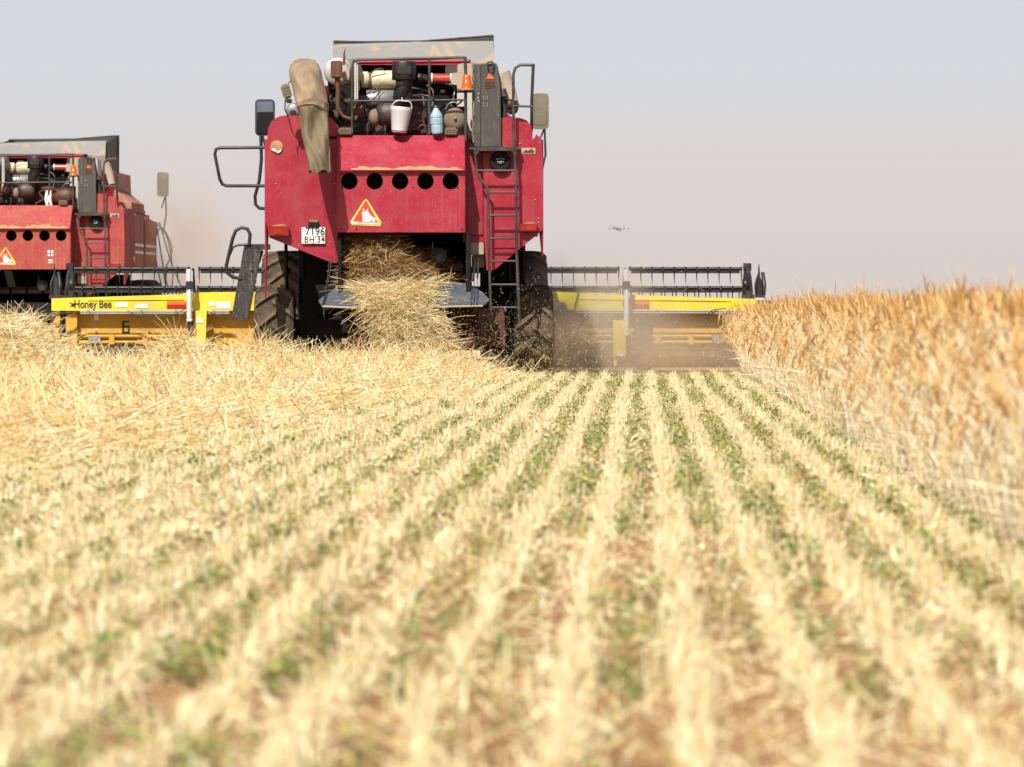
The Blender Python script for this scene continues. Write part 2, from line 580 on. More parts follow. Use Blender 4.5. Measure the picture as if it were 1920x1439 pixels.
def holed_panel(mb, x0, x1, z0, z1, y, holes, r, thick=0.012, seg=28):
    """flat plate facing -y with round holes in a row; returns nothing"""
    xs = [x0] + [(holes[i] + holes[i + 1]) / 2 for i in range(len(holes) - 1)] + [x1]
    for (hx, hz), xa, xb in zip([(h, zc) for h, zc in holes_z(holes, z0, z1)], xs[:-1], xs[1:]):
        ang = [2 * math.pi * k / seg for k in range(seg)]
        outer = []
        for a in ang:
            dx, dz = math.cos(a), math.sin(a)
            tx = ((xb - hx) if dx > 0 else (hx - xa)) / max(abs(dx), 1e-6)
            tz = ((z1 - hz) if dz > 0 else (hz - z0)) / max(abs(dz), 1e-6)
            t = min(tx, tz)
            outer.append((hx + dx * t, hz + dz * t))
        corners = [(xb, z1), (xa, z1), (xa, z0), (xb, z0)]
        vs = []; fs = []
        for i, a in enumerate(ang):
            vs.append((hx + math.cos(a) * r, y, hz + math.sin(a) * r))
        for p in outer:
            vs.append((p[0], y, p[1]))
        for k in range(seg):
            k2 = (k + 1) % seg
            f = [k, k + seg, k2 + seg, k2]
            a1, a2 = outer[k], outer[k2]
            # corner between the two rays
            if abs(a1[0] - a2[0]) > 1e-6 and abs(a1[1] - a2[1]) > 1e-6:
                best = min(corners, key=lambda q: abs(q[0] - (a1[0] + a2[0]) / 2) + abs(q[1] - (a1[1] + a2[1]) / 2))
                vs.append((best[0], y, best[1]))
                f = [k, k + seg, len(vs) - 1, k2 + seg, k2]
            fs.append(tuple(f))
        # rolled rim round the hole
        b = len(vs)
        for a in ang:
            vs.append((hx + math.cos(a) * r, y + thick * 3, hz + math.sin(a) * r))
        for k in range(seg):
            k2 = (k + 1) % seg
            fs.append((k, k2, b + k2, b + k))
        mb.add(vs, fs)

def holes_z(holes, z0, z1):
    return [(h, HZ) for h in holes]

def make_header(root):
    """wide grain table carried on the front: reel, beams, back sheet"""
    yb = 7.0            # beam
    hd = MB()
    # top beams, swelling to the middle
    Lp = [(97, 560), (97, 583), (440, 583), (560, 583), (560, 546), (350, 549), (345, 552)]
    Rp = [(940, 583), (1420, 583), (1420, 561), (1180, 553), (940, 543)]
    hd.prism(poly(Lp, yb), yb, yb + .16)
    hd.prism(poly(Rp, yb), yb, yb + .16)
    hd.prism([(X(560, yb), Z(583, yb)), (X(940, yb), Z(583, yb)), (X(940, yb), Z(552, yb)), (X(560, yb), Z(552, yb))], yb, yb + .16)
    # faint folded ridge on the beam
    hd.prism(poly([(165, 562.5), (345, 561), (345, 562.4), (165, 564)], yb), yb - .012, yb)
    hd.prism(poly([(1085, 560), (1185, 561.4), (1370, 564), (1370, 565.2), (1185, 562.8), (1085, 561.4)], yb), yb - .012, yb)
    # legs
    hd.prism(poly([(366, 583), (388, 583), (385, 662), (367, 662)], yb), yb - .10, yb + .05)
    hd.prism(poly([(1148, 600), (1172, 600), (1172, 667), (1150, 667)], yb), yb - .25, yb - .05)
    hd.prism(poly([(1149, 667), (1160, 667), (1151, 688)], yb), yb - .20, yb - .17)
    header = hd.build('header', 'yellow', root, 'wide yellow grain table with reel carried ahead of the machine')
    # back sheet, recessed
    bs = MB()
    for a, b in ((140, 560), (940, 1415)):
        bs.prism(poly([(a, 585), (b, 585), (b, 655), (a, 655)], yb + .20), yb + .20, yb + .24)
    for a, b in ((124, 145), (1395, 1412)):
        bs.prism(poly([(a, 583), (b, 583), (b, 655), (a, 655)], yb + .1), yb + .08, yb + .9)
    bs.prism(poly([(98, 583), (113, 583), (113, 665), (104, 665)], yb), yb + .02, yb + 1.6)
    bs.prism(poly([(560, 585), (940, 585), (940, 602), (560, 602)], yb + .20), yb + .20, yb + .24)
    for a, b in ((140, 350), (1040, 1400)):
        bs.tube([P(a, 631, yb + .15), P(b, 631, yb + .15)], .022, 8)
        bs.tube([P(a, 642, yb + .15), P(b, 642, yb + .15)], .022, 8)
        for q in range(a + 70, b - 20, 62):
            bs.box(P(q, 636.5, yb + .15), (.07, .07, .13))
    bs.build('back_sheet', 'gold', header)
    st = MB()
    for a, b, c, d in ((167, 190, 630, 643), (1334, 1360, 629, 643)):
        st.prism(poly([(a, c), (b, c), (b, d), (a, d)], yb + .22), yb + .10, yb + .115)
    st.build('silver_sleeve', 'steel', header)
    # lower deck and cutter bar
    lo = MB()
    lo.box2(X(110, yb), X(560, yb), yb + .2, yb + 1.1, Z(678, yb), Z(655, yb))
    lo.box2(X(940, yb), X(1415, yb), yb + .2, yb + 1.1, Z(690, yb), Z(655, yb))
    lo.box2(X(97, yb), X(1425, yb), yb + 1.1, yb + 1.6, .10, .16)
    for q in range(0, 118):
        x = X(97, yb) + (X(1425, yb) - X(97, yb)) * q / 117
        lo.tube([(x, yb + 1.6, .13), (x, yb + 1.72, .12)], [.015, .004], 4)
    lo.build('cutter_bar', 'black', header)
    sk = MB()
    sk.prism(poly([(197, 668), (200, 656), (208, 650), (262, 650), (274, 656), (280, 668), (276, 673), (200, 673)], yb - .1), yb - .25, yb + .2)
    sk.prism(poly([(1060, 662), (1350, 660), (1350, 668), (1060, 672)], yb - .1), yb - .1, yb + .2)
    sk.build('skid_plate', 'cab_grey', header)
    # hydraulic line under the beam
    hl = MB()
    for dz in (0, 3.6):
        hl.tube([P(150, 584.5 + dz, yb - .06), P(430, 584.5 + dz, yb - .06)], .012, 6)
        hl.tube([P(1040, 582.5 + dz, yb - .06), P(1420, 584.5 + dz, yb - .06)], .012, 6)
    for q in (166, 265, 330, 400, 1100, 1232, 1366):
        hl.box(P(q, 585.5, yb - .07), (.03, .05, .055))
    hl.build('hydraulic_line', 'steel', header)
    ho = MB()
    ho.tube([P(150, 586, yb - .1), P(120, 588, yb - .14), P(92, 589, yb - .1), P(76, 600, yb), P(80, 612, yb), P(92, 616, yb + .05)], .018, 7, sub=6)
    ho.tube([P(135, 586, yb - .1), P(105, 592, yb - .2), P(96, 610, yb - .2), P(97, 628, yb - .1), P(104, 650, yb)], .018, 7, sub=6)
    ho.tube([P(123, 590, yb - .1), P(115, 610, yb - .2), P(122, 635, yb - .2), P(131, 655, yb)], .018, 7, sub=6)
    ho.tube([P(119, 592, yb - .1), P(112, 615, yb - .25), P(116, 640, yb - .2), P(128, 660, yb)], .012, 7, sub=6)
    ho.tube([P(1421, 576, yb), P(1440, 566, yb + .2), P(1452, 572, yb + .3), P(1462, 585, yb + .4)], .018, 7, sub=6)
    ho.tube([P(1421, 580, yb), P(1445, 574, yb + .2), P(1455, 582, yb + .3)], .014, 7, sub=6)
    ho.tube([P(1362, 579, yb - .05), P(1335, 583, yb - .1), P(1327, 600, yb - .1), P(1338, 612, yb - .1), P(1370, 622, yb)], .007, 6, sub=6)
    ho.tube([P(240, 584, yb - .1), P(262, 592, yb - .14), P(300, 594, yb - .14), P(330, 588, yb - .12), P(350, 578, yb - .1)], .007, 6, sub=6)
    ho.tube([P(388, 584, yb - .1), P(410, 592, yb - .14), P(430, 598, yb - .14)], .008, 6, sub=6)
    ho.build('hose', 'black', header)
    # lifting rams
    for a, top, bot in ((355, 505, 608), (1175, 505, 635)):
        rm = MB()
        rm.tube([P(a, top, yb - .22), P(a, 548, yb - .22)], .020, 8)
        rm.tube([P(a - 4, top, yb - .2), P(a - 4, 548, yb - .2)], .012, 8)
        rm.tube([P(a + 5, top + 3, yb - .2), P(a + 5, 560, yb - .2)], .012, 8)
        rm.tube([P(a, 548, yb - .22), P(a, bot - 12, yb - .22)], .034, 10)
        rm.box(P(a, bot - 8, yb - .22), (.07, .07, .05), bev=.01)
        rm.mat(1)
        rm.tube([P(a + 3, bot - 6, yb - .2), P(a + 3, bot + 32, yb - .15)], .035, 8)
        rm.box(P(a, 535, yb - .22), (.09, .06, .10), bev=.01)
        rm.box(P(a - 8, 538, yb - .2), (.11, .04, .03))
        rm.build('lifting_ram', ['zinc', 'black'], header)
    # reflective strips and stickers
    for a, b in ((313, 349), (1186, 1218)):
        rf = MB()
        rf.prism(poly([(a, 565), (b, 565), (b, 571.5), (a, 571.5)], yb), yb - .008, yb - .002)
        rf.mat(1)
        rf.prism(poly([(a, 571.7), (b, 571.7), (b, 579), (a, 579)], yb), yb - .008, yb - .002)
        rf.build('reflector_strip', ['signorange', 'signdark'], header)
    for a, b, c, d in ((217, 240, 567, 576), (254, 277, 570, 578), (391, 404, 566, 574), (406, 432, 566, 579), (1040, 1054, 567, 574)):
        mb = MB()
        mb.prism(poly([(a, c), (b, c), (b, d), (a, d)], yb), yb - .006, yb - .001)
        mb.build('sticker', 'plate', header)
    mb = MB()
    mb.prism(poly([(177, 590), (185, 590), (185, 601), (177, 601)], yb + .2), yb + .185, yb + .197)
    mb.build('sticker', 'plate', header)
    mb = MB(); mb.prism(poly([(368, 596), (381, 596), (381, 606), (368, 606)], yb - .11), yb - .108, yb - .102); mb.build('sticker', 'plate', header)
    mb = MB(); mb.prism(poly([(1158, 661), (1169, 661), (1169, 668), (1158, 668)], yb - .26), yb - .258, yb - .252); mb.build('sticker', 'plate', header)
    text_mesh('lettering', 'Honey Bee', .145, P(139, 577.5, yb - .004), 'ink_faded', header, 0.74, .0028)
    bee = MB()
    bee.lathe(P(137.5, 572, yb - .002), (0, -1, 0), [(0, .024), (.003, .024), (.003, 0)], 10)
    bee.tube([P(131, 568, yb - .004), P(139, 572, yb - .004), P(132, 575, yb - .004)], .006, 5)
    bee.build('emblem', 'ink_faded', header, split=False)
    six = MB()
    for a, b, c, d in ((229, 243, 602, 605), (229, 233, 602, 625), (229, 243, 622, 625), (229, 243, 611, 614), (239.5, 243, 611, 625)):
        six.prism(poly([(a, c), (b, c), (b, d), (a, d)], yb + .2), yb + .190, yb + .197)
    six.build('number_mark', 'ink', header, split=False)
    # pick-up reel
    yc, zc, rr = yb + 1.0, 0.84, .502
    x0, x1 = X(120, yb), X(1408, yb)
    for k in range(6):
        a = R(90 + 60 * k)
        y, z = yc - math.cos(a) * rr, zc + math.sin(a) * rr
        if z < .25: z = .3
        for (xa, xb) in ((x0, X(356, yb)), (X(360, yb), X(1174, yb)), (X(1180, yb), x1)):
            rb = MB()
            rb.tube([(xa + .04, y, z), (xb - .04, y, z)], .022, 8)
            rb.box(((xa + xb) / 2, y, z - .035), (xb - xa - .14, .012, .05))
            nt_ = max(2, int((xb - xa) / .148))
            for q in range(nt_ + 1):
                x = xa + .05 + (xb - xa - .1) * q / nt_
                rb.tube([(x, y, z - .02), (x, y - .005, z - .10), (x + .004, y - .03, z - .20)], [.010, .008, .003], 5)
                rb.box((x, y, z), (.022, .055, .055))
            rb.build('reel_bar', 'black', header)
    rs = MB()
    rs.tube([(x0, yc, zc), (x1, yc, zc)], .07, 12)
    for x in (x0, X(356, yb), X(1178, yb), x1):
        for k in range(6):
            a = R(90 + 60 * k); b = R(150 + 60 * k)
            p = (x, yc - math.cos(a) * rr, zc + math.sin(a) * rr)
            q = (x, yc - math.cos(b) * rr, zc + math.sin(b) * rr)
            rs.tube([(x, yc, zc), p], .018, 6)
            rs.tube([p, q], .014, 6)
    rs.build('reel_axle', 'black', header)
    # reel arms and drive ends
    for sgn, a, b in ((-1, 132, 103), (1, 1402, 1424)):
        ra = MB()
        ra.prism(poly([(a - 4, 494), (a + 5, 494), (a + 6, 560), (a - 3, 560)], yb + .1), yb + .05, yb + .14)
        ra.tube([P(a, 500, yb + .1), P(a + sgn * 4, 520, yb + .05), P(a + sgn * 8, 556, yb + .1)], .028, 7)
        ra.lathe(P(a, 501, yb + .1), (1, 0, 0), [(-.05, 0), (-.05, .05), (.05, .05), (.05, 0)], 12)
        ra.lathe(P(a - sgn * 3, 533, yb + .05), (1, 0, 0), [(-.04, 0), (-.04, .06), (.04, .06), (.04, 0)], 12)
        ra.prism(poly([(b - 6, 560), (b - 4, 525), (b, 515), (b + 6, 528), (b + 8, 560)], yb + .3), yb + .25, yb + .5)
        ra.tube([P(b - 5, 555, yb + .2), P(b - 7, 535, yb + .2), P(b - 3, 520, yb + .25), P(b + 1, 512, yb + .3)], .012, 6, sub=5)
        ra.tube([P(b + 8, 560, yb + .2), P(b + 10, 535, yb + .2), P(b + 7, 512, yb + .3)], .025, 6, sub=4)
        ra.tube([P(b, 530, yb + .3), P(b, 496, yb + .3)], [.02, .006], 6)
        ra.tube([(X(a, yb), yb + .1, Z(553, yb)), (X(a, yb), yb + 1.1, zc)], .04, 8)
        ra.box(P((a + b) / 2, 557, yb + .2), (abs(X(a) - X(b)) + .15, .25, .05))
        ra.build('reel_arm', 'black', header)
    ep = MB()
    for q in (563, 579):
        ep.tube([P(1418, q, yb), P(1433, q, yb)], .035, 10)
    ep.prism(poly([(1420, 561), (1431, 561), (1431, 582), (1420, 582)], yb + .1), yb + .05, yb + 1.5)
    ep.prism(poly([(86, 640), (110, 640), (108, 650), (88, 648)], yb - .1), yb - .1, yb + .1)
    ep.build('end_sheet', 'steel', header)
    # gauge wheel
    gw = MB()
    tyre(gw, (X(1206, yb - .1), yb - .25, .40 - .06), .30, .22, .012, 16)
    g = gw.build('gauge_wheel', ['rubberdark', 'rubberdark'], header)
    return header

def make_wheel(root, name, x, y, R0, w, lug, nl, mat, flip=1):
    t = MB()
    tyre(t, (x, y, R0), R0 - lug, w, lug, nl, flip)
    o = t.build(name, ['rubbermid', mat], root)
    r = MB()
    hw = w / 2
    r.lathe((x, y, R0), (1, 0, 0), [(-hw * .8, R0 * .60), (-hw * .7, R0 * .55), (-hw * .2, R0 * .5), (-hw * .2, 0.05), (-hw * .5, 0.0)], 32)
    r.lathe((x, y, R0), (1, 0, 0), [(hw * .8, R0 * .60), (hw * .7, R0 * .55), (hw * .2, R0 * .5), (hw * .2, 0.05), (hw * .5, 0.0)], 32)
    r.build('rim', 'red' if mat == 'x' else 'gold', o, split=False)
    return o

def work_lamp(root, c, s, rot=0.0):
    b = MB()
    rm = Matrix.Rotation(rot, 3, 'Y')
    b.box(c, (s[0], .10, s[1]), rm, .02)
    o = b.build('work_lamp', 'dried', root)
    g = MB()
    nx, nz = 4, 3 if s[1] < s[0] else 4
    for i in range(nx):
        for j in range(nz):
            off = Vector(((i + .5) / nx - .5, 0, (j + .5) / nz - .5))
            off = Vector((off.x * s[0] * .86, -.055, off.z * s[1] * .8))
            g.box(Vector(c) + rm @ off, (s[0] * .86 / nx * .82, .02, s[1] * .8 / nz * .8), rm)
    g.build('lens', 'dirtglass', o, split=False)
    return o

def combine(root, var):
    """var 0: the machine in the middle, var 1: the dustier one ahead of it"""
    global HZ
    red = 'red' if var == 0 else 'red2'
    # ---- chassis and axles
    ch = MB()
    ch.box2(-.72, .70, .9, 6.2, .75, 1.25)
    ch.box2(-1.30, 1.30, 1.0, 1.24, .48, .70)
    ch.box2(-1.35, 1.35, 4.4, 4.9, .55, .95)
    ch.box2(-.85, .80, 2.2, 5.6, 1.0, 2.6)
    ch.tube([(-1.2, 1.1, .6), (-.6, 1.3, .9)], .05, 8)
    ch.tube([(1.2, 1.1, .6), (.6, 1.3, .9)], .05, 8)
    ch.box2(X(640), X(700), .6, 1.6, .55, .95)
    for q in (-1.36, -1.2, 1.22, 1.38):
        ch.tube([(q, .35, 1.75), (q, 1.2, .9)], .02, 6)
    for a, b in ((560, 640), (900, 985)):
        ch.box2(X(a, 2.4), X(b, 2.4), 2.35, 2.45, .25, 1.62)  # dark plates added to stand in for shade under the body
    ch.tube([P(567, 470, .6), P(567, 520, .6)], .03, 8)
    ch.build('chassis', 'dark', root)
    fh = MB()
    fh.prismx([(5.6, 1.2), (5.6, .7), (7.4, .3), (7.4, .85)], -.65, .65)
    fh.build('feeder_house', 'red', root)
    # ---- body block
    bd = MB()
    bd.prismx([(1.7, 1.85), (1.7, 2.73), (5.4, 2.73), (5.4, 1.75), (2.5, 1.75)], -1.50, 1.50)
    bd.build('body', red, root)
    # inner back wall above the straw opening
    iw = MB()
    iw.prism(poly([(632, 258), (890, 258), (890, 437), (632, 437)], .25), .30, .34)
    iw.prism(poly([(868, 262), (918, 262), (918, 455), (868, 455)], .12), .12, .16)
    iw.build('rear_wall', red, root)
    # ---- rear side panels
    sp = MB()
    left = [(496, 262), (633, 257), (633, 493), (622, 493), (505, 446), (502, 430), (496, 395), (497, 300)]
    sp.prism(poly(left), 0, .035)
    sp.prism(poly([(501, 257), (503, 240), (509, 228), (522, 219), (534, 217), (612, 217), (622, 222), (634, 236), (634, 266), (502, 268)]), .015, .05)
    sp.prismx([(.036, Z(262)), (.036, Z(500)), (.12, Z(560)), (.14, Z(560)), (.6, Z(470)), (1.2, Z(430)), (1.7, 2.0), (1.7, Z(262))], X(496), X(499))
    o = sp.build('side_panel', [red], root)
    bt = MB()
    for a, b in ((517, 345), (560, 461), (505, 440), (628, 345), (628, 405), (515, 268), (620, 268)):
        bt.lathe(P(a, b, 0), (0, -1, 0), [(0, .011), (.008, .009), (.010, 0)], 8)
    bt.build('bolt', 'steel', o)
    rp = MB()
    right = [(888, 262), (1016, 262), (1018, 300), (1019, 400), (1018, 430), (1010, 438), (926, 507), (912, 507), (908, 440), (905, 262)]
    rp.prism(poly(right[1:] + [(905, 262)]), 0, .035)
    rp.prism(poly([(868, 262), (905, 262), (905, 440), (868, 440)], .1), .10, .118)
    rp.prism(poly([(935, 268), (935, 221), (975, 221), (988, 226), (996, 236), (1000, 268)]), .015, .05)
    rp.prism(poly([(1000, 262), (1006, 252), (1013, 258), (1016, 262)]), .01, .045)
    rp.prismx([(.036, Z(262)), (.036, Z(440)), (.06, Z(480)), (.14, Z(480)), (.6, Z(455)), (1.2, Z(430)), (1.7, 2.0), (1.7, Z(262))], X(1016), X(1019))
    rp.prism(poly([(922, 440), (970, 440), (970, 444), (922, 444)]), -.02, 0)
    rp.prism(poly([(922, 462), (966, 462), (966, 465), (922, 465)]), -.015, 0)
    o = rp.build('side_panel', [red], root)
    bt = MB()
    for a, b in ((1012, 268), (1010, 410), (1010, 418), (975, 270), (872, 330), (872, 380), (872, 300), (1004, 375)):
        bt.lathe(P(a, b, 0 if a > 900 else .1), (0, -1, 0), [(0, .011), (.008, .009), (.010, 0)], 8)
    bt.build('bolt', 'steel', o)
    # ---- long flanks with shoulders
    for s in (-1, 1):
        fl = MB()
        fl.prismx([(1.72, 1.75), (1.72, 2.64), (1.80, 2.70), (3.3, 2.70), (3.3, 1.75), (2.6, 1.70)], s * 1.50, s * 1.60)
        fl.prismx([(3.34, 1.75), (3.34, 2.66), (5.4, 2.60), (5.4, 1.75), (4.9, 1.75), (4.0, 1.72), (3.7, 1.7)], s * 1.50, s * 1.63)
        fl.prism([(s * 1.1, 2.70), (s * 1.50, 2.70), (s * 1.50, 2.80), (s * 1.40, 2.90), (s * 1.1, 2.92)], 1.7, 4.6)
        fp = fl.build('flank_panel', 'redside' if var else 'red', root)
        stp = MB()
        for dz in (0, .10):
            stp.box2(s * 1.600, s * 1.606, 1.76, 3.26, 2.12 - dz * 1.3, 2.17 - dz * 1.3)
            stp.box2(s * 1.630, s * 1.636, 3.38, 5.36, 2.12 - dz * 1.3, 2.17 - dz * 1.3)
        stp.build('stripe', 'plate', fp)
    # ---- rear hood with five vent holes
    hd = MB()
    yt, yl, ym = -.02, -.40, -.35
    x0, x1 = X(632, -.4), X(871, -.4)
    z0, z1, z2, z3 = Z(254, yt), Z(318, yl), Z(323, ym), Z(436, ym)
    hd.add([(x0, yt, z0), (x1, yt, z0), (x1, yl, z1), (x0, yl, z1)], [(0, 1, 2, 3)])
    hd.add([(x0, yl, z1), (x1, yl, z1), (x1, yl, z1 - .018), (x0, yl, z1 - .018)], [(0, 1, 2, 3)])
    hd.add([(x0, yl, z1 - .018), (x1, yl, z1 - .018), (x1, ym, z1 - .018), (x0, ym, z1 - .018)], [(0, 1, 2, 3)])
    HZ = Z(340, ym)
    holed_panel(hd, x0 + .008, x1 - .004, z3, z1 - .018, ym, [X(q, ym) for q in (655, 702.5, 750, 797.5, 845)], 15.6 / S(ym))
    hd.add([(x0 + .008, ym, z3), (x1, ym, z3), (x1, ym + .04, z3), (x0 + .008, ym + .04, z3)], [(0, 1, 2, 3)])
    for xx in (x0, x1):
        hd.prismx([(yt, z0), (yl, z1), (yl, z1 - .018), (ym, z1 - .022), (ym, z3), (.10, z3), (.10, z0)], xx - .006, xx + .006)
    hd.add([(x0, yt, z0), (x1, yt, z0), (x1, .6, z0 + .01), (x0, .6, z0 + .01)], [(0, 1, 2, 3)])
    ln_ = MB(); ln_.box2(x0 + .02, x1 - .02, -.12, -.10, z3 + .15, z1 - .03); 
    # chaff dust lying on the ledge
    hd.mat(1)
    pr = []
    nn = 40
    for i in range(nn + 1):
        t = i / nn
        pr.append((x0 + .16 + (x1 - x0 - .18) * t, (.036 + .014 * math.sin(t * 11 + 1) + .009 * math.sin(t * 29) + .006 * math.sin(t * 63)) * (1 if .05 < t < .96 else .3) * (.75 if var == 0 else 1.1)))
    vs = []; fs = []
    for i, (px, pz) in enumerate(pr):
        vs += [(px, yl - .006, z1 - .006), (px, yl - .005 + pz * (yt - yl) / (z0 - z1), z1 + pz)]
    for i in range(nn):
        fs.append((i * 2, i * 2 + 2, i * 2 + 3, i * 2 + 1))
    hd.add(vs, fs)
    hood = hd.build('rear_hood', [red, 'dust'], root)
    ln_.build('hole_shade_plate', 'dark', hood)  # added black plate, paints the shade seen through the vent holes
    # warning triangle
    ws = MB()
    y = ym - .004
    ws.prism(poly([(686, 373), (690.5, 378), (715, 417), (713, 424.5), (660, 422.5), (656.5, 416), (681, 378)], y), y - .003, y + .002)
    ws.mat(1)
    ws.prism(poly([(686, 375), (709, 417), (661, 416)], y - .004), y - .006, y - .0035)
    ws.mat(2)
    ws.prism(poly([(657, 416.5), (667, 415.5), (676, 418), (712, 419), (711, 421.5), (658, 420)], y - .006), y - .0085, y - .0066)
    tp = [(680, 417), (679, 403), (677, 398), (681, 399), (680, 391), (683, 393), (683, 398), (687, 395), (690, 390), (690, 397), (693, 401),
          (697, 405), (700, 408), (705, 409), (708, 416), (703, 411), (703, 417), (698, 417), (697, 412), (694, 417)]
    ws.prism(poly(tp, y - .006), y - .0085, y - .0066)
    ws.build('warning_triangle', ['signyellow', 'signred', 'signpink'], hood, split=False)
    bt = MB()
    for a, b in ((640, 326), (642, 352), (725, 326), (774, 352), (858, 352), (639, 430), (866, 430), (756, 318), (668, 430)):
        bt.lathe(P(a, b, ym - .001), (0, -1, 0), [(0, .010), (.006, .008), (.008, 0)], 8)
    bt.build('bolt', 'dark' if var == 0 else 'steel', hood)
    if var == 1:
        mk = MB()
        for (a, b, c, d) in ((.30, .34, 1.98, 2.02), (.36, .40, 1.98, 2.02), (.30, .34, 1.92, 1.96), (.36, .40, 1.92, 1.96), (.31, .39, 1.84, 1.86), (.31, .39, 1.80, 1.82)):
            mk.box2(a, b, ym - .008, ym - .002, c, d)
        mk.build('stencil_mark', 'plate', hood, split=False)
    # ---- tail lights
    tl = MB()
    tl.box(P(523, 434, -.05), (37 / 164, .10, 19 / 164), None, .01)
    tl.mat(1)
    tl.prism(poly([(508, 425), (516, 422), (530, 421), (541, 425)], -.05), -.08, -.02)
    o = tl.build('tail_light', ['lens', 'dust'], root)
    m2 = MB(); m2.box(P(522, 434, -.105), (.09, .012, .07), None, .005); m2.build('lens', 'lens2', o)
    tl = MB()
    tl.box(P(991.5, 427, -.05), (33 / 164, .10, 15 / 164), None, .01)
    tl.mat(1)
    tl.prism(poly([(979, 420), (988, 417), (1000, 417), (1006, 420)], -.05), -.08, -.02)
    o = tl.build('tail_light', ['lens', 'dust'], root)
    m2 = MB(); m2.box(P(997, 427, -.105), (.11, .012, .07), None, .005); m2.build('lens', 'lens2', o)
    # ---- number plate and its lamp
    pl = MB()
    pl.box(P(587.5, 442, -.03), (44 / 164, .008, 31 / 164), None, .003)
    plate = pl.build('number_plate', 'plate', root)
    if var == 0:
        text_mesh('lettering', '7196', .128, P(572, 441, -.0365), 'ink', plate, .86, .001, 1.03)
        text_mesh('lettering', 'BH', .100, P(570, 455, -.0365), 'ink', plate, .88, .001, 1.15)
        text_mesh('lettering', '34', .105, P(594, 455, -.0365), 'ink', plate, .82, .001, 1.1)
        ln = MB()
        ln.tube([P(591, 443.5, -.036), P(591, 457, -.036)], .0015, 4)
        ln.tube([P(591, 443.5, -.036), P(609, 443.5, -.036)], .0015, 4)
        ln.tube([P(604, 427, -.036), P(604, 443.5, -.036)], .001, 4)
        for a, b in ((568.5, 429), (606.5, 429), (586, 456.5)):
            ln.lathe(P(a, b, -.034), (0, -1, 0), [(0, .007), (.004, .005), (.004, 0)], 8)
        ln.build('frame_line', 'cab_grey', plate)
    pm = MB()
    pm.prism(poly([(578, 414), (580, 412.5), (595, 412.5), (597, 414), (597, 426), (578, 426)], -.04), -.055, 0)
    pm.mat(1)
    pm.prism(poly([(579, 414), (581, 412), (594, 412), (596, 414), (596, 417), (579, 417)], -.04), -.059, -.01)
    pm.build('plate_lamp', ['dark', 'dried'], plate)
    # round reflector with a broken lens, maker's decal on the other side
    rf = MB()
    rf.lathe(P(519, 276, 0), (0, -1, 0), [(0, 12 / 164), (.012, 12 / 164), (.016, .06), (.016, 0)], 24)
    o = rf.build('round_reflector', 'dust', root)
    sh = MB()
    sh.prism(poly([(508, 281), (512, 278), (517, 280), (519, 285), (513, 284)], -.02), -.024, -.0165)
    sh.prism(poly([(520, 285), (526, 282), (528, 280), (527, 284), (522, 287.5), (518, 287)], -.02), -.024, -.0165)
    sh.build('lens_shard', 'plate', o)
    dc = MB()
    dc.box(P(991, 283, -.004), (26 / 164, .006, 11 / 164))
    dc.mat(1)
    dc.prism(poly([(980, 286), (986, 281), (990, 283), (997, 279), (1002, 284), (1000, 287), (981, 287)], -.008), -.0095, -.0072)
    dc.build('decal', ['beige', 'rust'], root)
    # ---- straw opening: inner dark box, walkers, discs
    sw = MB()
    sw.box2(X(634), X(640), -.30, 2.0, Z(560), Z(437))
    sw.box2(X(873), X(881), -.30, 2.0, Z(575), Z(437))
    sw.box2(X(634), X(881), 1.6, 1.66, Z(575), Z(437))
    sw.box2(X(640), X(873), .4, 1.6, Z(545), Z(535))
    sw.build('straw_hood', 'dark', root)
    wk = MB()
    for i in range(5):
        xa = X(640) + (X(873) - X(640)) * i / 5
        wk.box2(xa + .015, xa + .26, .35, 1.6, Z(505), Z(495))
        for j in range(14):
            yy = .36 + j * .085
            wk.prismx([(yy, Z(495)), (yy + .06, Z(486)), (yy + .07, Z(495))], xa + .02, xa + .25)
    wk.build('straw_walker', 'rust', root)
    for q in ((822, 480), (778, 482)):
        dk = MB()
        dk.lathe(P(q[0], q[1], .30), (0, -1, .35), [(0, .10), (.02, .095), (.03, 0)], 20)
        dk.tube([P(q[0] - 11, q[1] - 26, .32), P(q[0] - 10, q[1] - 2, .32)], .008, 6)
        dk.build('spreader_disc', 'steel', root)
    # ---- spreader tray
    tr = MB()
    yA, yB = -.10, -.62
    def TR(a, b):
        return P(a, b, yA if b < 560 else yB)
    outline = [(641, 531), (628, 541), (597, 563), (604, 574), (690, 578), (905, 573), (918, 562), (905, 548), (872, 531)]
    top = []
    for a, b in outline:
        t = min(1, max(0, (b - 531) / 45))
        top.append(Vector(P(a, b, yA * (1 - t) + yB * t)))
    n = len(top)
    vs = top + [p + Vector((0, .01, -.02)) for p in top]
    tr.add(vs, [tuple(range(n)), tuple(reversed(range(n, 2 * n)))] + [(i, i + n, (i + 1) % n + n, (i + 1) % n) for i in range(n)])
    tr.mat(1)
    tr.tube([P(604, 575, yB - .005), P(690, 579, yB - .01), P(905, 574, yB - .005)], .012, 6)
    tr.mat(0)
    tr.box2(X(634), X(640), -.1, .5, Z(540), Z(525))
    tray = tr.build('straw_tray', ['pan', 'beige'] if var == 0 else ['dark', 'rust'], root)  # far machine's tray painted black, shade put into its colour
    cd = MB()
    cd.tube([P(623, 480, -.1), P(614, 540, -.3), P(604, 572, -.62)], .006, 5)
    cd.tube([P(618, 487, -.1), P(612, 540, -.35), P(607, 585, -.66), P(609, 598, -.66)], .006, 5, sub=3)
    for q in (884, 889, 895):
        cd.tube([P(q + 2, 485, -.1), P(q, 535, -.25), P(q - 1, 573, -.66)], .004, 5)
    cd.build('cable', 'black', tray)
    # rusty skirt under the tray
    fk = MB()
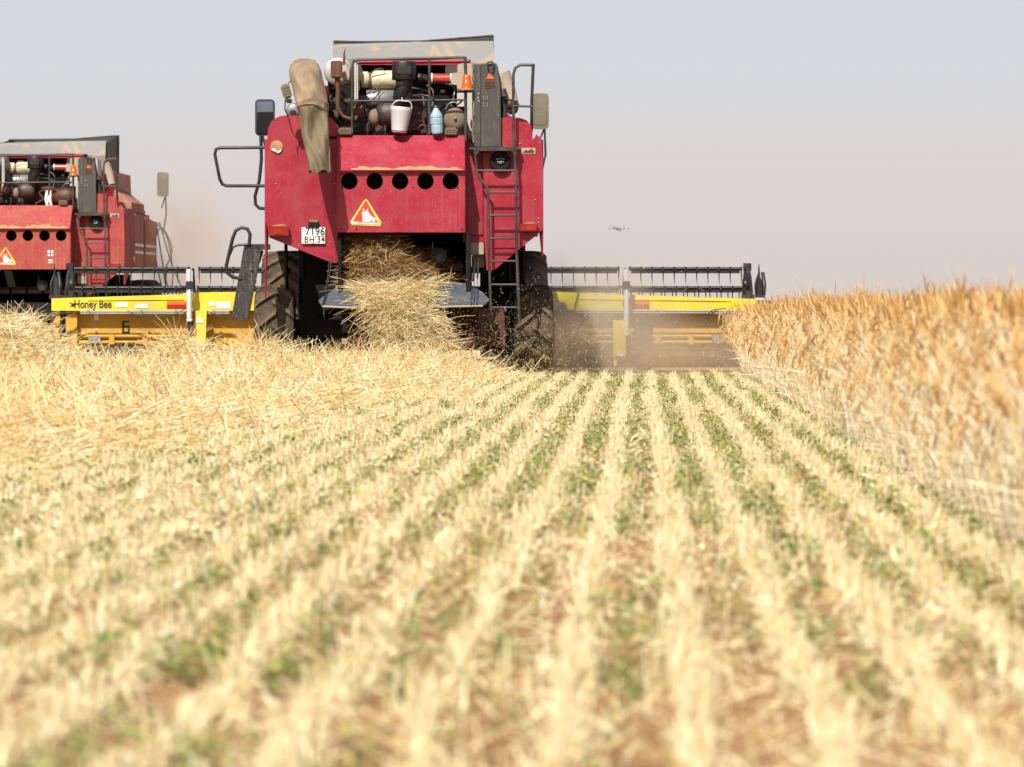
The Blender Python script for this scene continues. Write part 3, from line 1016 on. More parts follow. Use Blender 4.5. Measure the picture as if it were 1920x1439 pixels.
    for (a, b, c, d, yy) in ((650, 712, 578, 645, .5), (845, 948, 578, 650, .6)):
        vs = []; fs = []
        for i in range(9):
            t = i / 8
            for j in range(5):
                u = j / 4
                p = Vector(P(a + (b - a) * t, c + (d - c) * u, yy + .10 * math.sin(t * 9) + .05 * u))
                vs.append(p)
        for i in range(8):
            for j in range(4):
                fs.append((i * 5 + j, (i + 1) * 5 + j, (i + 1) * 5 + j + 1, i * 5 + j + 1))
        fk.add(vs, fs, True)
    fk.build('rubber_skirt', 'rust', root)
    # beige box and ram right of the opening
    bx = MB()
    bx.box(P(894, 467, .2), (26 / 164, .18, 24 / 164), None, .01)
    bx.box(P(896, 490, .35), (24 / 164, .1, 24 / 164), None, .01)
    bx.build('side_box', 'beige', root)
    rd = MB()
    rd.tube([P(890, 485, .02), P(887, 528, .02)], .012, 6)
    rd.tube([P(893, 495, .0), P(896, 497, .0), P(895, 522, .0)], .014, 6)
    rd.tube([P(913, 455, .1), P(919, 512, .1)], .018, 6)
    rd.build('strut', 'steel', root)
    # ---- ladder
    ld = MB()
    yL = -.16
    rt = .0155
    ld.tube([P(889, 279, yL), P(892, 300, yL), P(894, 325, yL), P(902, 338, yL), P(914, 352, yL), P(915, 365, yL), P(917, 490, yL), P(920, 580, yL), P(923, 608, yL)], rt, 8)
    ld.tube([P(964, 279, yL), P(967, 320, yL), P(969, 480, yL), P(972, 560, yL), P(974, 607, yL)], rt * 1.1, 8)
    for b, a0 in ((320, 894), (361, 915), (404, 916), (447, 917), (490, 918), (534, 919), (577, 920)):
        ld.tube([P(a0, b, yL), P(970, b, yL)], .013, 7)
    ld.box2(X(888, yL), X(970, yL), yL - .02, yL + .02, Z(283, yL), Z(276, yL))
    ld.prism(poly([(887, 281), (900, 281), (893, 292)], yL), yL - .015, yL + .0)
    ld.prism(poly([(955, 281), (970, 281), (968, 292)], yL), yL - .015, yL + .0)
    ld.build('ladder', 'tube', root)
    dk = MB()
    dk.box2(X(880), X(975), -.14, 1.6, Z(281), Z(277))
    dk.build('rear_platform', 'cab_grey', root)
    hr = MB()
    yh = -.12
    hr.tube([P(964, 279, yh), P(962.5, 200, yh), P(962.5, 140, yh), P(966, 128, yh), P(975, 122, yh), P(1000, 122, yh)], .0165, 8)
    hr.tube([P(1000, 120, yh), P(997, 190, yh + .1), P(997, 240, yh + .2), P(992, 268, yh + .3)], .0185, 8)
    hr.tube([P(963, 199, yh), P(999, 200, yh)], .013, 8)
    hr.build('handrail', 'tube', root)
    fc = MB()
    fc.lathe(P(938, 303, -.02), (0, -1, 0), [(0, .122), (.05, .118), (.06, .10), (.045, .07), (.05, 0)], 28)
    fc.mat(1)
    fc.tube([P(930, 299, -.09), P(938, 297.5, -.09), P(946, 299, -.09)], .006, 5)
    fc.tube([P(932, 303, -.09), P(936, 304, -.09), P(940, 303, -.09), P(945, 304, -.09)], .006, 5)
    fc.tube([P(935, 306, -.09), P(941, 306.5, -.09)], .005, 5)
    fc.build('fan_inlet', ['dark', 'steel'], root, split=False)
    # ---- engine deck
    ed = MB()
    ed.box2(X(615), X(885), 1.30, 1.6, Z(256), Z(112, 1.3))
    ed.box2(X(615), X(885), .0, 1.6, Z(262), Z(256))
    ed.box2(X(614, .3), X(622, .3), .5, 1.3, Z(256), Z(150))
    ed.build('engine_bay', 'dark', root)
    eb = MB()
    eb.box2(X(690, .9), X(800, .9), .75, 1.25, Z(252, .9), Z(205, .9), .03)
    eb.box2(X(700, .9), X(785, .9), .8, 1.2, Z(205, .9), Z(178, .9), .02)
    for i in range(6):
        eb.tube([P(790 + i * 4, 250 - i, .6), P(800 + i * 5, 232 - i * 2, .6)], .008, 5)
    eb.box2(X(640, .9), X(690, .9), .9, 1.25, Z(252, .9), Z(215, .9), .02)
    eb.lathe(P(770, 215, .62), (0, -1, 0), [(0, .19), (.03, .19), (.035, .165), (.01, .16), (.02, .05), (.05, .04), (.05, 0)], 28)
    eb.box2(X(835, 1), X(870, 1), 1.0, 1.25, Z(160, 1), Z(120, 1), .01)
    for q in ((803, 236), (812, 226), (790, 240), (842, 192), (849, 180), (822, 185), (830, 172), (787, 190)):
        eb.box(P(q[0], q[1], .7), (.05, .08, .04), None, .008)
    eb.build('engine_block', 'grime', root)
    br = MB()
    br.tube([P(655, 117, 1.0), P(880, 115, 1.0)], .018, 6)
    br.box2(X(655, 1.1), X(880, 1.1), 1.0, 1.3, Z(123, 1.1), Z(118, 1.1))
    br.build('engine_cover_edge', 'red', root)
    ac = MB()
    ac.lathe(P(757.5, 149, .35), (0, 0, 1), [(-.01, 0), (-.01, .135), (.0, .14), (.19, .14), (.205, .135), (.21, 0)], 28)
    ac.tube([P(758, 190, .35), P(758, 149, .35)], .10, 20)
    ac.tube([P(748, 200, .45), P(752, 175, .3), P(757, 160, .32)], [.085, .09, .095], 16)
    ac.box(P(758, 132, .21), (.16, .012, .09), None, .004)
    ac.build('air_intake', 'black', root)
    cf = MB()
    cf.lathe(P(676, 150, .75), (1, 0, 0), [(0, 0), (0, .085), (.01, .095), (.085, .095), (.09, .08), (.12, .078), (.13, .1), (.20, .108), (.46, .108), (.47, .1), (.50, 0)], 24)
    cf.build('air_filter_canister', 'cream', root)
    st = MB()
    st.lathe(P(692, 152, .75), (1, 0, 0), [(0, .1), (.03, .1)], 24)
    st.tube([P(696, 138, .62), P(702, 132, .6), P(715, 129, .6), P(722, 133, .65)], .008, 6, sub=4)
    st.build('clamp_band', 'rust', root)
    mf = MB()
    mf.lathe(P(687, 186, .7), (1, 0, 0), [(0, 0), (0, .10), (.015, .105), (.40, .105), (.40, 0)], 24)
    mf.build('exhaust_silencer', 'steel', root)
    tk = MB()
    tk.lathe(P(704, 215, .45), (1, .1, .05), [(0, 0), (.0, .07), (.04, .13), (.10, .15), (.25, .15), (.30, .13), (.33, 0)], 24)
    tk.mat(1)
    tk.lathe(P(692, 221, .45), (1, .1, .05), [(0, 0), (0, .05), (.03, .09), (.09, .11), (.10, .07)], 16)
    tk.build('turbo_housing', ['grime', 'dried'], root)
    rd = MB()
    rd.tube([P(783, 147, .45), P(795, 147, .45), P(809, 150, .5)], .045, 12)
    rd.lathe(P(787, 146, .45), (-.3, -1, 0), [(0, .05), (.06, .05), (.07, 0)], 16)
    rd.build('rubber_elbow', 'black', root)
    rt2 = MB()
    rt2.tube([P(808, 147.5, .45), P(846, 148, .45)], .056, 16)
    rt2.mat(1)
    for q in (808, 844):
        rt2.tube([P(q, 147.6, .45), P(q + 3, 147.6, .45)], .063, 16)
    rt2.build('intake_tube', ['redtube', 'zinc'], root)
    bb = MB()
    pts = [(846, 138), (858, 136), (858, 122), (865, 119), (883, 119), (887, 124), (887, 171), (857, 171), (857, 160), (846, 158)]
    bb.prism(poly(pts, .3), .30, .9)
    bb.build('radiator_housing', 'beige', root)
    bb = MB()
    bb.prism(poly([(857, 174), (886, 174), (886, 268), (874, 268), (874, 200), (857, 200)], .3), .30, .9)
    bb.build('radiator_panel', 'white', root)
    # perforated edge strip and door cabinet
    es = MB()
    es.box2(X(885.5), X(888.5), .02, .7, Z(268), Z(121))
    es.mat(1)
    for i in range(60):
        es.box((X(887 + random.uniform(-1, 1)), .0, Z(124 + i * 2.4)), (.009, .04, .009 + random.random() * .006))
    es.build('edge_strip', ['cab_grey', 'beige'], root, split=False)
    cb = MB()
    cb.prism(poly([(889, 121), (901, 121), (901, 275), (889, 275)], -.02), -.02, .75)
    cb.prism(poly([(902, 120), (931, 119), (938, 160), (939, 275), (902, 275)], -.05), -.05, .75)
    cb.mat(1)
    cb.prism(poly([(933, 123), (939, 124), (941, 172), (937, 150)], .2), .1, .7)
    cb.mat(2)
    cb.prism(poly([(939, 172), (944, 180), (942, 274), (939, 274)], .1), .1, .7)
    cb.mat(1)
    for a in (907, 913.5):
        for b in (181, 185, 194, 198):
            cb.lathe(P(a, b, -.052), (0, -1, 0), [(0, .006), (.002, .005), (.002, 0)], 6)
    for a, b in ((897, 176), (896, 184), (898, 190)):
        cb.lathe(P(a, b, -.022), (0, -1, 0), [(0, .010), (.004, .008), (.004, 0)], 6)
    cab = cb.build('control_cabinet', ['cab_grey', 'white', 'rust'], root, split=False)
    lb = MB()
    lb.prism(poly([(918.5, 135), (926, 148), (911, 148)], -.055), -.057, -.0515)
    lb.mat(1)
    lb.prism(poly([(918.1, 139), (919.3, 139), (919, 144), (918.4, 144)], -.058), -.0595, -.0575)
    lb.mat(2)
    for b in (152, 155, 158, 161, 164):
        lb.prism(poly([(909, b), (927 if b != 164 else 922, b), (927 if b != 164 else 922, b + 1.3), (909, b + 1.3)], -.055), -.057, -.0515)
    lb.build('warning_label', ['signorange', 'ink', 'rust'], cab, split=False)
    lt = MB()
    lt.tube([P(914, 117, -.08), P(914, 127, -.09), P(919, 131, -.09), P(924, 127, -.09), P(924, 118, -.08), P(919, 116, -.08), P(914, 118, -.08)], .009, 6, sub=3)
    lt.build('latch', 'black', cab)
    mo = MB()
    mo.prism(poly([(931, 170), (945, 173), (950, 180), (933, 182)], .0), 0, .3)
    mo.mat(1)
    mo.lathe(P(951, 196, .1), (1, 0, 0), [(0, 0), (0, .06), (.06, .06), (.06, .045), (.12, .045), (.12, 0)], 16)
    mo.lathe(P(960, 203, .12), (0, -1, 0), [(0, .075), (.04, .07), (.05, 0)], 16)
    mo.tube([P(942, 183, .1), P(945, 205, .1), P(943, 235, .1)], .04, 8)
    mo.build('fan_motor', ['cab_grey', 'grime'], root)
    sc = MB()
    sc.tube([P(938, 140, 1.0), P(950, 165, 1.0), P(963, 200, .9)], [.12, .10, .07], 14)
    sc.build('air_duct', 'beige', root)
    # ---- guard rail, beacon
    gr = MB()
    yg = -.02
    gr.tube([P(660, 254, yg), P(660, 128, yg), P(662, 118, yg), P(670, 112.5, yg), P(760, 110.5, yg), P(872, 108, yg)], .0155, 8)
    gr.tube([P(872, 107, yg), P(873, 140, yg), P(873, 266, yg)], .0185, 8)
    gr.tube([P(805, 110, yg), P(805, 252, yg)], .0165, 8)
    gr.tube([P(660, 190, yg), P(875, 187.5, yg)], .012, 8)
    gr.tube([P(689, 252, .3), P(689, 232, .3)], .018, 6)
    gr.tube([P(722, 252, .3), P(722, 235, .3)], .018, 6)
    gr.tube([P(856, 198, .1), P(866, 190, .0)], .01, 6)
    gr.build('guard_rail', 'tube', root, split=False)
    bc = MB()
    bc.lathe(P(875, 166, -.06), (0, 0, 1), [(0, .068), (.012, .068), (.015, .062), (.13, .045), (.15, .040), (.157, .03), (.158, 0)], 20)
    bc.mat(1)
    bc.lathe(P(875, 168, -.06), (0, 0, 1), [(-.01, 0), (-.01, .078), (.008, .078), (.008, 0)], 20)
    bc.build('beacon', ['amber', 'beige'], root)
    # lamps on the deck
    work_lamp(root, P(647, 247, -.02), (28 / 164, 14 / 164))
    work_lamp(root, P(845, 247, -.02), (26 / 164, 15 / 164))
    if var == 0:
        dw = MB()
        dw.lathe(P(853.5, 224, .12), (0, -1, 0), [(-.25, 0), (-.25, .10), (-.1, .128), (0, .132), (.02, .128), (.035, .06), (.04, 0)], 28)
        dw.mat(1)
        dw.lathe(P(853.5, 223, .08), (0, -1, 0), [(0, .018), (.02, .018), (.03, 0)], 8)
        dw.build('fan_cover', ['dried', 'steel'], root)
    else:
        dw = MB()
        dw.lathe(P(812, 228, .15), (1, 0, 0), [(0, 0), (0, .14), (.26, .15), (.34, .13), (.38, .07), (.39, 0)], 24)
        dw.mat(1)
        for q in (798, 808):
            dw.tube([P(q, 212, .0), P(q - 2, 235, -.02), P(q + 1, 255, 0)], [.02, .035, .03], 8)
        dw.mat(2)
        dw.tube([P(762, 250, .1), P(785, 236, .05), P(775, 218, .05), P(795, 208, 0), P(820, 205, 0)], .012, 6, sub=5)
        for i in range(5):
            dw.tube([P(782 + i * 7, 206 + (i % 2) * 4, .0), P(800 + i * 4, 202, -.02), P(790 + i * 8, 214, 0)], .015, 6, sub=3)
        dw.build('air_receiver', ['rust', 'plate', 'rust'], root)
    # rusty box with the pale drum behind it, pipe going down
    pb = MB()
    pb.box(P(631, 131, .05), (22 / 164, .16, 32 / 164), None, .012)
    pb.tube([P(632, 146, .05), P(634, 170, .05), P(633, 198, .05), P(640, 215, .05), P(652, 222, .05), P(668, 224, .05)], [.03, .03, .025, .022, .022, .022], 9, sub=4)
    pb.tube([P(646, 112, .0), P(645, 102, .0), P(648, 90, .0)], [.014, .01, .002], 6)
    pb.box(P(645, 117, .0), (.03, .04, .07))
    pb.build('relay_box', 'rust', root)
    dr = MB()
    dr.lathe(P(634, 135, .35), (.15, -1, 0), [(-.02, .16), (0, .165), (.03, .155), (.06, .08), (.065, 0)], 28)
    dr.lathe(P(636, 135, .4), (.5, 1, 0), [(-.05, .15), (.3, .15), (.3, 0)], 24)
    dr.mat(1)
    dr.prism(poly([(640, 138), (655, 126), (655, 150), (645, 150)], .15), .2, .3)
    dr.build('fan_drum', ['white', 'beige'], root)
    ws = MB()
    for (a, w_, c, d, m_) in ((666, 2.0, 118, 200, 0), (670, 1.4, 122, 190, 0), (673, 1.2, 125, 170, 1)):
        ws.mat(m_)
        ws.prism(poly([(a - w_, c), (a + w_, c), (a + w_ * .9, d), (a - w_ * .9, d)], .25), .25, .30)
    ws.mat(1)
    for i in range(26):
        a, b = random.uniform(622, 674), random.uniform(180, 245)
        c = P(a, b, random.uniform(.2, .7))
        ws.box(c, (random.uniform(.02, .09), .05, random.uniform(.02, .07)), None, .005)
    ws.build('deck_fitting', ['white', 'grime'], root)
    oc = MB()
    oc.lathe(P(655, 210, .4), (1, 0, 0), [(0, 0), (0, .07), (.03, .09), (.14, .09), (.17, .06), (.17, 0)], 18)
    oc.build('oil_canister', 'rust', root)
    hs = MB()
    rr_ = random.Random(5)
    paths = [[(668, 224), (690, 226), (705, 230)], [(640, 160), (625, 175), (618, 190), (628, 205)], [(622, 165), (640, 172), (650, 190), (646, 215)],
             [(843, 158), (852, 165), (850, 185), (845, 200)], [(783, 178), (800, 180), (815, 190), (822, 210)], [(790, 170), (795, 195), (793, 225), (800, 250)],
             [(812, 195), (820, 205), (836, 197), (848, 200), (858, 215)], [(772, 165), (790, 168), (802, 172)], [(835, 205), (843, 194), (855, 193), (860, 205)],
             [(795, 248), (785, 243), (790, 235), (802, 238), (808, 248), (800, 254)], [(700, 252), (712, 250), (730, 252)], [(618, 200), (630, 215), (640, 235)],
             [(660, 165), (668, 180), (680, 190), (682, 215)], [(800, 160), (812, 172), (810, 200)]]
    for i, p in enumerate(paths):
        yy = rr_.uniform(.2, .6)
        hs = MB()
        hs.tube([P(a, b, yy + rr_.uniform(-.05, .05)) for a, b in p], rr_.choice([.009, .012, .016, .02]), 7, sub=5)
        hs.build('engine_hose', ['tube', 'black', 'grime', 'steel', 'tube'][i % 5], root)
    for i in range(16):
        a, b = rr_.uniform(630, 860), rr_.uniform(150, 235)
        yy = rr_.uniform(.35, .75)
        pts = [(a, b)]
        for q in range(3):
            a += rr_.uniform(-22, 26); b += rr_.uniform(-14, 24)
            pts.append((min(868, max(625, a)), min(250, max(128, b))))
        hs = MB()
        hs.tube([P(a_, b_, yy + rr_.uniform(-.06, .06)) for a_, b_ in pts], rr_.choice([.005, .007, .010]), 6, sub=5)
        hs.build('engine_hose', ['tube', 'black', 'steel', 'rust', 'dried'][i % 5], root)
    # ---- grain tank and its raised flaps
    gt = MB()
    gt.prismx([(2.0, 2.7), (1.75, 3.45), (4.9, 3.45), (5.2, 2.7)], -1.15, 1.20)
    gt.build('grain_tank', 'red', root)
    gs = MB()
    gs.prism([(.90, 3.50), (1.20, 3.15), (1.52, 2.90), (1.52, 2.73), (.9, 2.73)], 1.9, 4.2)
    gs.prism([(-.95, 3.50), (-1.20, 3.10), (-1.52, 2.90), (-1.52, 2.73), (-.95, 2.73)], 1.9, 4.2)
    gs.build('tank_side', 'redside' if var else 'red', root)
    yf = 1.75
    fp = MB()
    # rear flap leaning inwards
    yt2 = 2.0
    vs = [P(624, 118, yf), P(928, 121, yf), P(925, 77, yt2), P(780, 79, yt2), P(625, 84, yt2)]
    fp.add(vs + [Vector(p) + Vector((0, .012, 0)) for p in vs], [(0, 1, 2, 3, 4), (9, 8, 7, 6, 5)] + [(i, i + 5, (i + 1) % 5 + 5, (i + 1) % 5) for i in range(5)])
    fp.box2(X(624, yf), X(928, yf), yf, yf + .02, 3.4, Z(118, yf))
    fl = fp.build('tank_flap', 'flap', root)
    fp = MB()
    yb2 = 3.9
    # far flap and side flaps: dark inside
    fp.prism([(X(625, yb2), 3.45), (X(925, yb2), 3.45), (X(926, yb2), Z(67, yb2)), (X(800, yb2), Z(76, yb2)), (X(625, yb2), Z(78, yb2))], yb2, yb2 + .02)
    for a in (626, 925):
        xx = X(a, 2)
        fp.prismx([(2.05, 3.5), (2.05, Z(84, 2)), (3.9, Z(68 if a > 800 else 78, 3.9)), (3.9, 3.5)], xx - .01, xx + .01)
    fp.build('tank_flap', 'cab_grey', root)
    rmb = MB()
    rmb.tube([P(625, 78, 3.4), P(700, 79.5, 3.4), P(760, 80, 3.4), P(800, 77, 3.4), P(925, 67, 3.4)], .013, 6)
    rmb.tube([P(625, 83, 2.02), P(780, 79.5, 2.02), P(925, 78, 2.02)], .009, 6)
    rmb.build('tank_rim', 'black', root)
    # ---- cab
    cbm = MB()
    cbm.box2(-.80, .80, 5.45, 5.6, 1.8, 3.4)
    cbm.box2(-.80, .80, 5.6, 7.0, 1.7, 1.9)
    cbm.box2(-.88, .88, 5.4, 7.15, 3.3, 3.42, .04)
    for a in (-.77, .77):
        cbm.box2(a - .03, a + .03, 6.9, 6.98, 1.8, 3.35)
    cabn = cbm.build('cab', red, root)
    cg = MB()
    cg.box2(-.76, .76, 6.92, 6.95, 1.9, 3.3)
    cg.box2(-.79, -.77, 5.6, 6.9, 1.9, 3.3)
    cg.box2(.77, .79, 5.6, 6.9, 1.9, 3.3)
    cg.build('window', 'glass', cabn)
    # ---- mirrors
    ymr = 5.6
    m = MB()
    m.prism(rrect(X(497, ymr), Z(221, ymr), 37 / S(ymr), 68 / S(ymr), .05), ymr - .02, ymr + .06)
    mo = m.build('mirror', 'black', root)
    g = MB()
    g.box((X(497, ymr), ymr - .03, Z(201, ymr)), (30 / S(ymr), .012, 20 / S(ymr)), Matrix.Rotation(R(-1.0), 3, 'X'), .004)
    g.mat(1)
    g.box((X(497, ymr), ymr - .03, Z(232, ymr)), (30 / S(ymr), .012, 40 / S(ymr)), Matrix.Rotation(R(0), 3, 'X'), .02)  # lower pane painted black in place of a dark reflection
    g.build('mirror_glass', ['mirror', 'dark'], mo)
    g = MB()
    g.tube([P(489, 253, ymr), P(490, 300, ymr), P(486, 340, ymr), P(478, 368, ymr), P(479, 384, ymr), P(486, 391, ymr), P(500, 392, ymr)], .022, 7)
    g.tube([P(492, 253, ymr), P(500, 285, ymr)], .015, 6)
    g.build('mirror_stalk', 'black', mo)
    m = MB()
    yr = 5.6 if var == 0 else 5.9
    oy = 0
    xo = 0 if var == 0 else -4
    m.prism(rrect(X(1013.5 + xo, yr), Z(209 + oy, yr), 31 / S(yr), 67 / S(yr), .05), yr - .03, yr + .04)
    m.prism(rrect(X(1013 + xo, yr), Z(206 + oy, yr), 25 / S(yr), 57 / S(yr), .04), yr - .036, yr - .03)
    mo = m.build('mirror', 'mirrorback', root)
    g = MB()
    g.tube([P(1020 + xo, 242, yr), P(1012 + xo * .6, 262, yr), P(1006, 275, yr)], .012, 6)
    g.tube([P(1021 + xo, 242, yr), P(1023 + xo, 290, yr), P(1016 + xo * .5, 320, yr), P(1010, 340, yr)], .014, 6)
    g.build('mirror_stalk', 'tube', mo, split=False)
    if var == 1:
        h = MB()
        y = 5.2
        h.tube([(1.62, y, 2.6), (1.85, y, 2.3), (1.95, y, 1.6), (1.85, y, 1.3), (1.75, y, 1.9), (1.66, y, 2.5)], .014, 6, sub=6)
        h.tube([(1.62, y, 2.3), (1.75, y, 2.5), (1.93, y, 2.1), (1.80, y, 1.6), (2.05, y, 1.15), (2.10, y, 1.4), (1.92, y, 1.85), (1.7, y, 2.6)], .014, 6, sub=6)
        h.tube([(1.66, y, 2.6), (1.63, y, 2.0), (1.75, y, 1.4), (1.90, y, 1.0), (1.78, y, .7)], .012, 6, sub=6)
        h.build('hydraulic_hose', 'tube', root)
    # ---- left front platform rail and steps
    yp = 4.9
    pr = MB()
    pr.tube([P(500, 277, yp), P(412, 278, yp), P(405, 281, yp), P(403, 290, yp), P(412, 336, yp), P(417, 346, yp), P(424, 349, yp), P(500, 349, yp)], .020, 8)
    pr.build('platform_rail', 'black', root)
    stp = MB()
    stp.add(*slab(P(458, 458, yp), P(433, 600, yp), (X(492, yp) - X(458, yp)), .32))
    stp.box2(X(458, yp), X(505, yp), yp, yp + .5, Z(468, yp), Z(458, yp))
    stp.tube([P(490, 470, yp + .1), P(484, 490, yp + .1), P(470, 510, yp)], .03, 8)
    so_ = stp.build('boarding_steps', 'black_scuffed' if 'black_scuffed' in M else 'black', root)
    hr = MB()
    hr.tube([P(452, 523, yp), P(436, 520, yp), P(426, 512, yp), P(424, 500, yp), P(436, 448, yp), P(442, 433, yp), P(453, 427, yp), P(464, 430, yp), P(469, 440, yp), P(467, 460, yp)], .022, 8)
    hr.tube([P(431, 478, yp), P(437, 464, yp), P(446, 460, yp), P(466, 459, yp)], .014, 8)
    hr.build('step_handrail', 'black', root)
    # ---- wheels
    make_wheel(root, 'rear_wheel', -1.50, 1.10, .56, .47, .055, 11, 'rubber', 1)
    make_wheel(root, 'rear_wheel', 1.50, 1.10, .56, .47, .055, 11, 'rubber', 1)
    make_wheel(root, 'front_wheel', -1.44, 4.65, .78, .62, .05, 16, 'rubber', 1)
    make_wheel(root, 'front_wheel', 1.46, 4.65, .78, .62, .05, 16, 'rubber', 1)

def rrect(cx, cz, w, h, r, n=5):
    out = []
    for (sx, sz, a0) in ((1, 1, 0), (-1, 1, 90), (-1, -1, 180), (1, -1, 270)):
        for i in range(n + 1):
            a = R(a0 + 90 * i / n)
            out.append((cx + sx * (w / 2 - r) + math.cos(a) * r, cz + sz * (h / 2 - r) + math.sin(a) * r))
    return out

def slab(p0, p1, w, d):
    p0 = Vector(p0); p1 = Vector(p1)
    a = [p0, p0 + Vector((w, 0, 0)), p1 + Vector((w * .92, 0, 0)), p1]
    vs = a + [p + Vector((0, d, 0)) for p in a]
    return vs, [(0, 1, 2, 3), (7, 6, 5, 4), (0, 4, 5, 1), (1, 5, 6, 2), (2, 6, 7, 3), (3, 7, 4, 0)]

M['black_scuffed'] = dirty('scuffed black plank', (0.016, 0.015, 0.014), (0.14, 0.105, 0.085), 0.56, 0.72, 0.8, 0.7, scale=26, chips=(0.24, 0.19, 0.15))

def spout(root):
    """tan tarpaulin drawn over the end of the unloading auger, hanging down behind"""
    rings = [  # px centre, half width, py, y centre, depth half
        (571, 8, 111, .10, .06), (572, 19, 114, .05, .14), (572, 26, 121, .0, .19), (573, 30, 132, -.05, .20), (575, 31, 148, -.08, .20),
        (579, 31, 168, -.12, .19), (582, 30.5, 186, -.15, .18), (585, 30, 200, -.18, .17), (588, 27.5, 212, -.20, .14), (590, 26, 235, -.24, .12),
        (593, 24.5, 262, -.28, .10), (596, 22.5, 285, -.32, .085), (598, 20.5, 304, -.35, .07), (599.5, 20, 322, -.37, .055)]
    rings = [(a, b, c, d * 2.15 - .12, e) for a, b, c, d, e in rings]
    mb = MB()
    seg = 40
    fine = []
    for i in range(len(rings) - 1):
        for k in range(4):
            t = k / 4
            fine.append([rings[i][j] * (1 - t) + rings[i + 1][j] * t for j in range(5)])
    fine.append(list(rings[-1]))
    vs = []
    for i, (px, hw, py, yc, hd) in enumerate(fine):
        low = max(0, min(1, (py - 198) / 25))
        for k in range(seg):
            a = 2 * math.pi * k / seg
            wr = 1 + .035 * math.sin(a * 3 + py * .04) + .03 * math.sin(a * 7 - py * .06) * (0.4 + low)
            ca, sa = math.cos(a), math.sin(a)
            fold = 0
            if sa < 0:
                fold = low * .022 * math.sin(ca * 4.3 + py * .03) + .018 * math.sin(ca * 3.2 + py * .06) + .012 * math.sin(ca * 6 - py * .11)
                if low > 0:
                    fold += .045 * low * (1 - abs(ca)) * math.sin(min(1, max(0, (py - 205) / 60)) * math.pi)
            x = X(px, yc) + ca * hw / S(yc) * wr
            y = yc + sa * hd * wr + fold
            z = Z(py, yc)
            if i == len(fine) - 1:
                z += .02 * math.sin(a * 4)
            if 190 < py < 206:
                z += .012 * math.sin(a * 9)
            vs.append((x, y, z))
    fs = []
    for i in range(len(fine) - 1):
        for k in range(seg):
            k2 = (k + 1) % seg
            fs.append((i * seg + k, i * seg + k2, (i + 1) * seg + k2, (i + 1) * seg + k))
    nf = 7 * 4 * seg
    mb.add(vs[:(7 * 4 + 1) * seg], fs[:nf] + [tuple(range(seg))], True)
    mb.mat(1)
    mb.add(vs[7 * 4 * seg:], [tuple(q - 7 * 4 * seg for q in f_) for f_ in fs[nf:]], True)
    mb.mat(0)
    # shoulder seam flap
    vs = []
    for k in range(15):
        t = k / 14
        a = math.pi + math.pi * t
        zz = 203 + 3 * math.sin(t * 9) - 4 * math.sin(t * math.pi)
        vs.append((X(586, -.55) + math.cos(a) * 30.5 / S(0), -.54 + math.sin(a) * .185, Z(zz)))
        vs.append((X(586, -.55) + math.cos(a) * 31 / S(0), -.54 + math.sin(a) * .195, Z(zz - 7)))
    mb.add(vs, [(2 * i, 2 * i + 2, 2 * i + 3, 2 * i + 1) for i in range(14)], True)
    o = mb.build('unloading_spout', ['canvas', 'canvas2'], root)
    au = MB()
    au.tube([(X(574), .1, Z(140)), (X(574), 3.5, Z(175))], .17, 18)
    au.build('auger_tube', 'red', root)
    work_lamp(root, P(537, 172, -.45), (17 / 164, 27 / 164), R(-17))
    cb = MB()
    cb.tube([P(546, 150, -.3), P(541, 157, -.38), P(538, 165, -.42)], .006, 5)
    cb.tube([P(535, 186, -.42), P(534, 205, -.2), P(540, 219, .0)], .007, 5)
    cb.box(P(542, 190, .12), (.07, .06, .05), None, .01)
    cb.tube([P(565, 230, -.02), P(566, 262, -.02), P(557, 275, -.02), P(558, 290, -.02)], .004, 5, sub=4)
    cb.build('lamp_cable', 'black', root)
    cw = MB()
    cw.lathe((X(550), .35, Z(206)), (0, -1, 0), [(0, .09), (.08, .09), (.1, .05), (.1, 0)], 20)
    cw.build('reflector_bowl', 'steel', root)
    return o

main = thing('combine_harvester', 'crimson combine harvester seen from behind, throwing straw, tan tarpaulin spout over its left corner', 'combine harvester',
             ((757 - 1200) / F * D0, D0, 0), math.atan((1200 - 757) / F), 'combine harvesters cutting the field')
combine(main, 0)
make_header(main)
spout(main)
D1 = 86.4
def dip(x, y):
    a = min(1, max(0, (y - 64) / 12)) * min(1, max(0, (130 - y) / 30)) * min(1, max(0, (-x - 3.5) / 4))
    return -.2 * a * a * (3 - 2 * a)
second = thing('combine_harvester', 'dustier faded red combine harvester cut off by the left edge, farther away', 'combine harvester',
               ((59 - 1200) / F * D1, D1, -.2), 0, 'combine harvesters cutting the field')
combine(second, 1)
wl = MB()
wl.box2(-4.4, 4.6, 7.0, 7.16, .85, 1.05)
wl.box2(-4.4, 4.6, 7.3, 7.35, .25, .85)
hw2 = wl.build('header', 'yellow', second)
rl = MB()
for k in range(6):
    a = R(90 + 60 * k)
    rl.tube([(-4.4, 7.75 - math.cos(a) * .5, .84 + math.sin(a) * .5), (4.6, 7.75 - math.cos(a) * .5, .84 + math.sin(a) * .5)], .03, 6)
rl.tube([(-4.4, 7.75, .84), (4.6, 7.75, .84)], .07, 10)
rl.build('reel_bar', 'black', hw2)

# ---- things hung on the guard rail
MW = main.matrix_basis
mrot = main.rotation_euler.z
def world(p):
    c, s = math.cos(mrot), math.sin(mrot)
    return Vector((main.location.x + p[0] * c - p[1] * s, main.location.y + p[0] * s + p[1] * c, p[2]))

